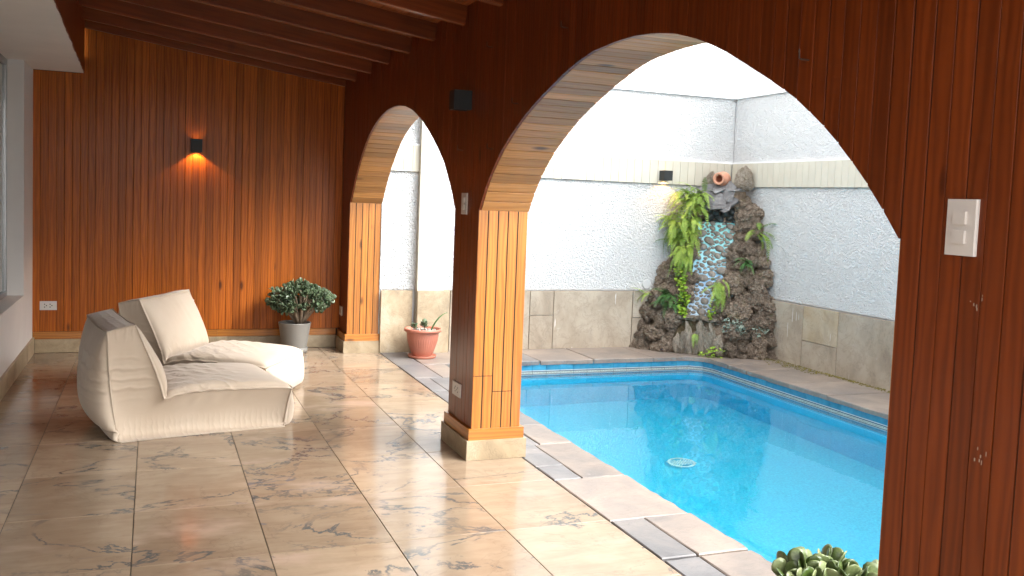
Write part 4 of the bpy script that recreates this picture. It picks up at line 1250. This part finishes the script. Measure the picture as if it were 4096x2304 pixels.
def fern(root, n_, lens, dirs, fr, label, spread=.5, jit=.06):
    o = empty('fern', Matrix.Translation(FP(*root)), label, 'fern', 'ferns growing on the rock fountain')
    for i in range(n_):
        t, d, u = dirs[i % len(dirs)]
        dv = TT * (t + random.uniform(-spread, spread)) + NN * (d + random.uniform(-spread, spread) * .6) + Vector((0, 0, u + random.uniform(-spread, spread) * .5))
        p = FP(root[0] + random.uniform(-jit, jit), root[1] + random.uniform(-jit, jit) * .5, root[2] + random.uniform(-jit, jit))
        add('frond', random.choice(fr), o, aim(p, dv, None, random.uniform(*lens)))
    return o
fern((-.32, .52, 1.66), 115, (.15, .31), [(-.9, .7, .4), (-.4, 1, .5), (.3, 1, .5), (.7, .8, .2), (-.7, .6, .9), (0, 1, .1), (-1, .5, -.2), (.5, .4, 1.0)], FR_B, 'bright green fern hanging over the top left of the rock fountain', .5, .13)
fern((-.40, .58, 1.36), 125, (.15, .31), [(-1, .6, .2), (-.5, 1, .2), (.2, 1, .2), (.6, .9, .0), (-1, .4, -.3), (0, 1, -.3)], FR_B, 'bright green fern filling the middle left flank of the rock fountain', .5, .15)
fern((-.32, .70, 1.08), 60, (.14, .28), [(-.6, .8, .0), (0, 1, .1), (.3, 1, -.3), (-.3, 1, -.5), (.1, .8, -.7)], FR_B, 'bright green fern trailing down beside the left edge of the turquoise chute', .35, .08)
fern((.41, .52, 1.36), 9, (.22, .36), [(1.1, .25, .35), (.9, .5, -.5), (1.0, .5, -.9), (-.4, 1, .1), (.3, 1, .4)], FR_B, 'thin fern on the upper right rocks, with one frond reaching out sideways', .2, .03)
fern((.34, .66, 1.0), 18, (.12, .2), [(0, 1, .6), (.6, .8, .4), (-.6, .8, .4), (.2, .6, 1), (-.2, 1, 0)], FR_D, 'small dense dark green fern halfway up the right side of the fountain', .5, .03)
fern((.10, .86, .76), 20, (.16, .30), [(0, .6, -.6), (.3, .7, -.4), (-.3, .7, -.3), (.1, .8, .2), (.5, .5, -.2)], FR_B, 'yellow green fern hanging right of the mouth of the chute', .3, .05)
fern((-.48, .82, .56), 34, (.14, .26), [(0, 1, .5), (-.6, .8, .4), (.6, .8, .4), (-.3, .8, .9), (.3, 1, .1)], FR_D, 'dark green fern low on the left rocks, above the fountain foot', .45, .07)
fern((-.68, .80, .60), 5, (.18, .30), [(-1, .4, .2), (-.8, .5, .5), (-.6, .7, .0)], FR_B, 'sparse fern at far left of the fountain leaning across the stone dado', .25, .03)
fern((-.10, .99, .22), 3, (.12, .18), [(0, 1, -.4), (.3, .9, -.6)], FR_B, 'tiny fern frond hanging between the upright stones below the chute', .2, .02)
RL = leaf_mesh('creeper_leaf', M_ROUND, [(0, .03), (.15, .3), (.45, .5), (.75, .42), (.95, .2), (1, .03)], .03, .1, 6)
def creeper(pts, n_, s, label, me=RL, cat='creeper'):
    o = empty('creeper', Matrix.Translation(FP(*pts[0][:3])), label, cat)
    for i in range(n_):
        t, d, z, r = random.choice(pts)
        p = FP(t + random.uniform(-r, r), d + random.uniform(-.02, .04), z + random.uniform(-r, r) * 1.2)
        dv = NN + TT * random.uniform(-1, 1) + Vector((0, 0, random.uniform(-1.2, .5)))
        add('leaf', me, o, aim(p, dv, Vector((0, 0, 1)) + NN, s * random.uniform(.6, 1.2)))
creeper([(-.30, .84, .70, .05), (-.285, .86, .60, .05), (-.28, .88, .52, .05), (-.27, .90, .46, .035), (-.36, .78, .92, .06), (-.33, .80, .80, .05)], 190, .042, 'lime green round leaved creeper spilling down left of the chute')
creeper([(-.02, 1.035, .02, .03), (-.01, 1.06, -.03, .03), (-.03, 1.05, -.07, .02), (.08, 1.03, .06, .05), (.16, 1.02, .05, .05)], 80, .030, 'small lime green weed hanging over the pool rim below the fountain')
creeper([(.04, .90, .50, .04), (.03, .92, .44, .03)], 40, .032, 'little clump of green leaves right beside the chute mouth')
SCL = leaf_mesh('rosette_leaf', M_SUCC, OBO, .2, .2, 6)
creeper([(.24, .93, .36, .055), (.31, .91, .34, .06), (.37, .88, .33, .05)], 110, .04, 'blue grey succulent clump on the lower right rocks', SCL, 'succulent')
creeper([(.53, .80, .30, .045), (.58, .76, .33, .035)], 34, .05, 'small grey green succulent at far right of the fountain foot', SCL, 'succulent')

# moss and grime line along the foot of the right wall
M_MOSS = flat('damp_moss', (.14, .115, .03), .95, .4, 40)
mb = MB()
for i in range(900):
    yv = random.uniform(5.4, 8.5); dd = abs(random.gauss(0, .035)) * (1 + (yv > 7.4) * 1.5)
    x0, y0, h = 6.262 - dd, yv, random.uniform(.004, .014); r = random.uniform(.006, .018)
    a = random.random() * 6
    P = [(x0 + r * math.cos(a + k * 2.09), y0 + r * math.sin(a + k * 2.09), .0035) for k in range(3)] + [(x0, y0, h)]
    mb.add(P, [(0, 1, 3), (1, 2, 3), (2, 0, 3)])
o = mb.build('moss', M_MOSS); tag(o, 'yellow brown moss along the joint between right wall and deck', 'moss', None, 'stuff')
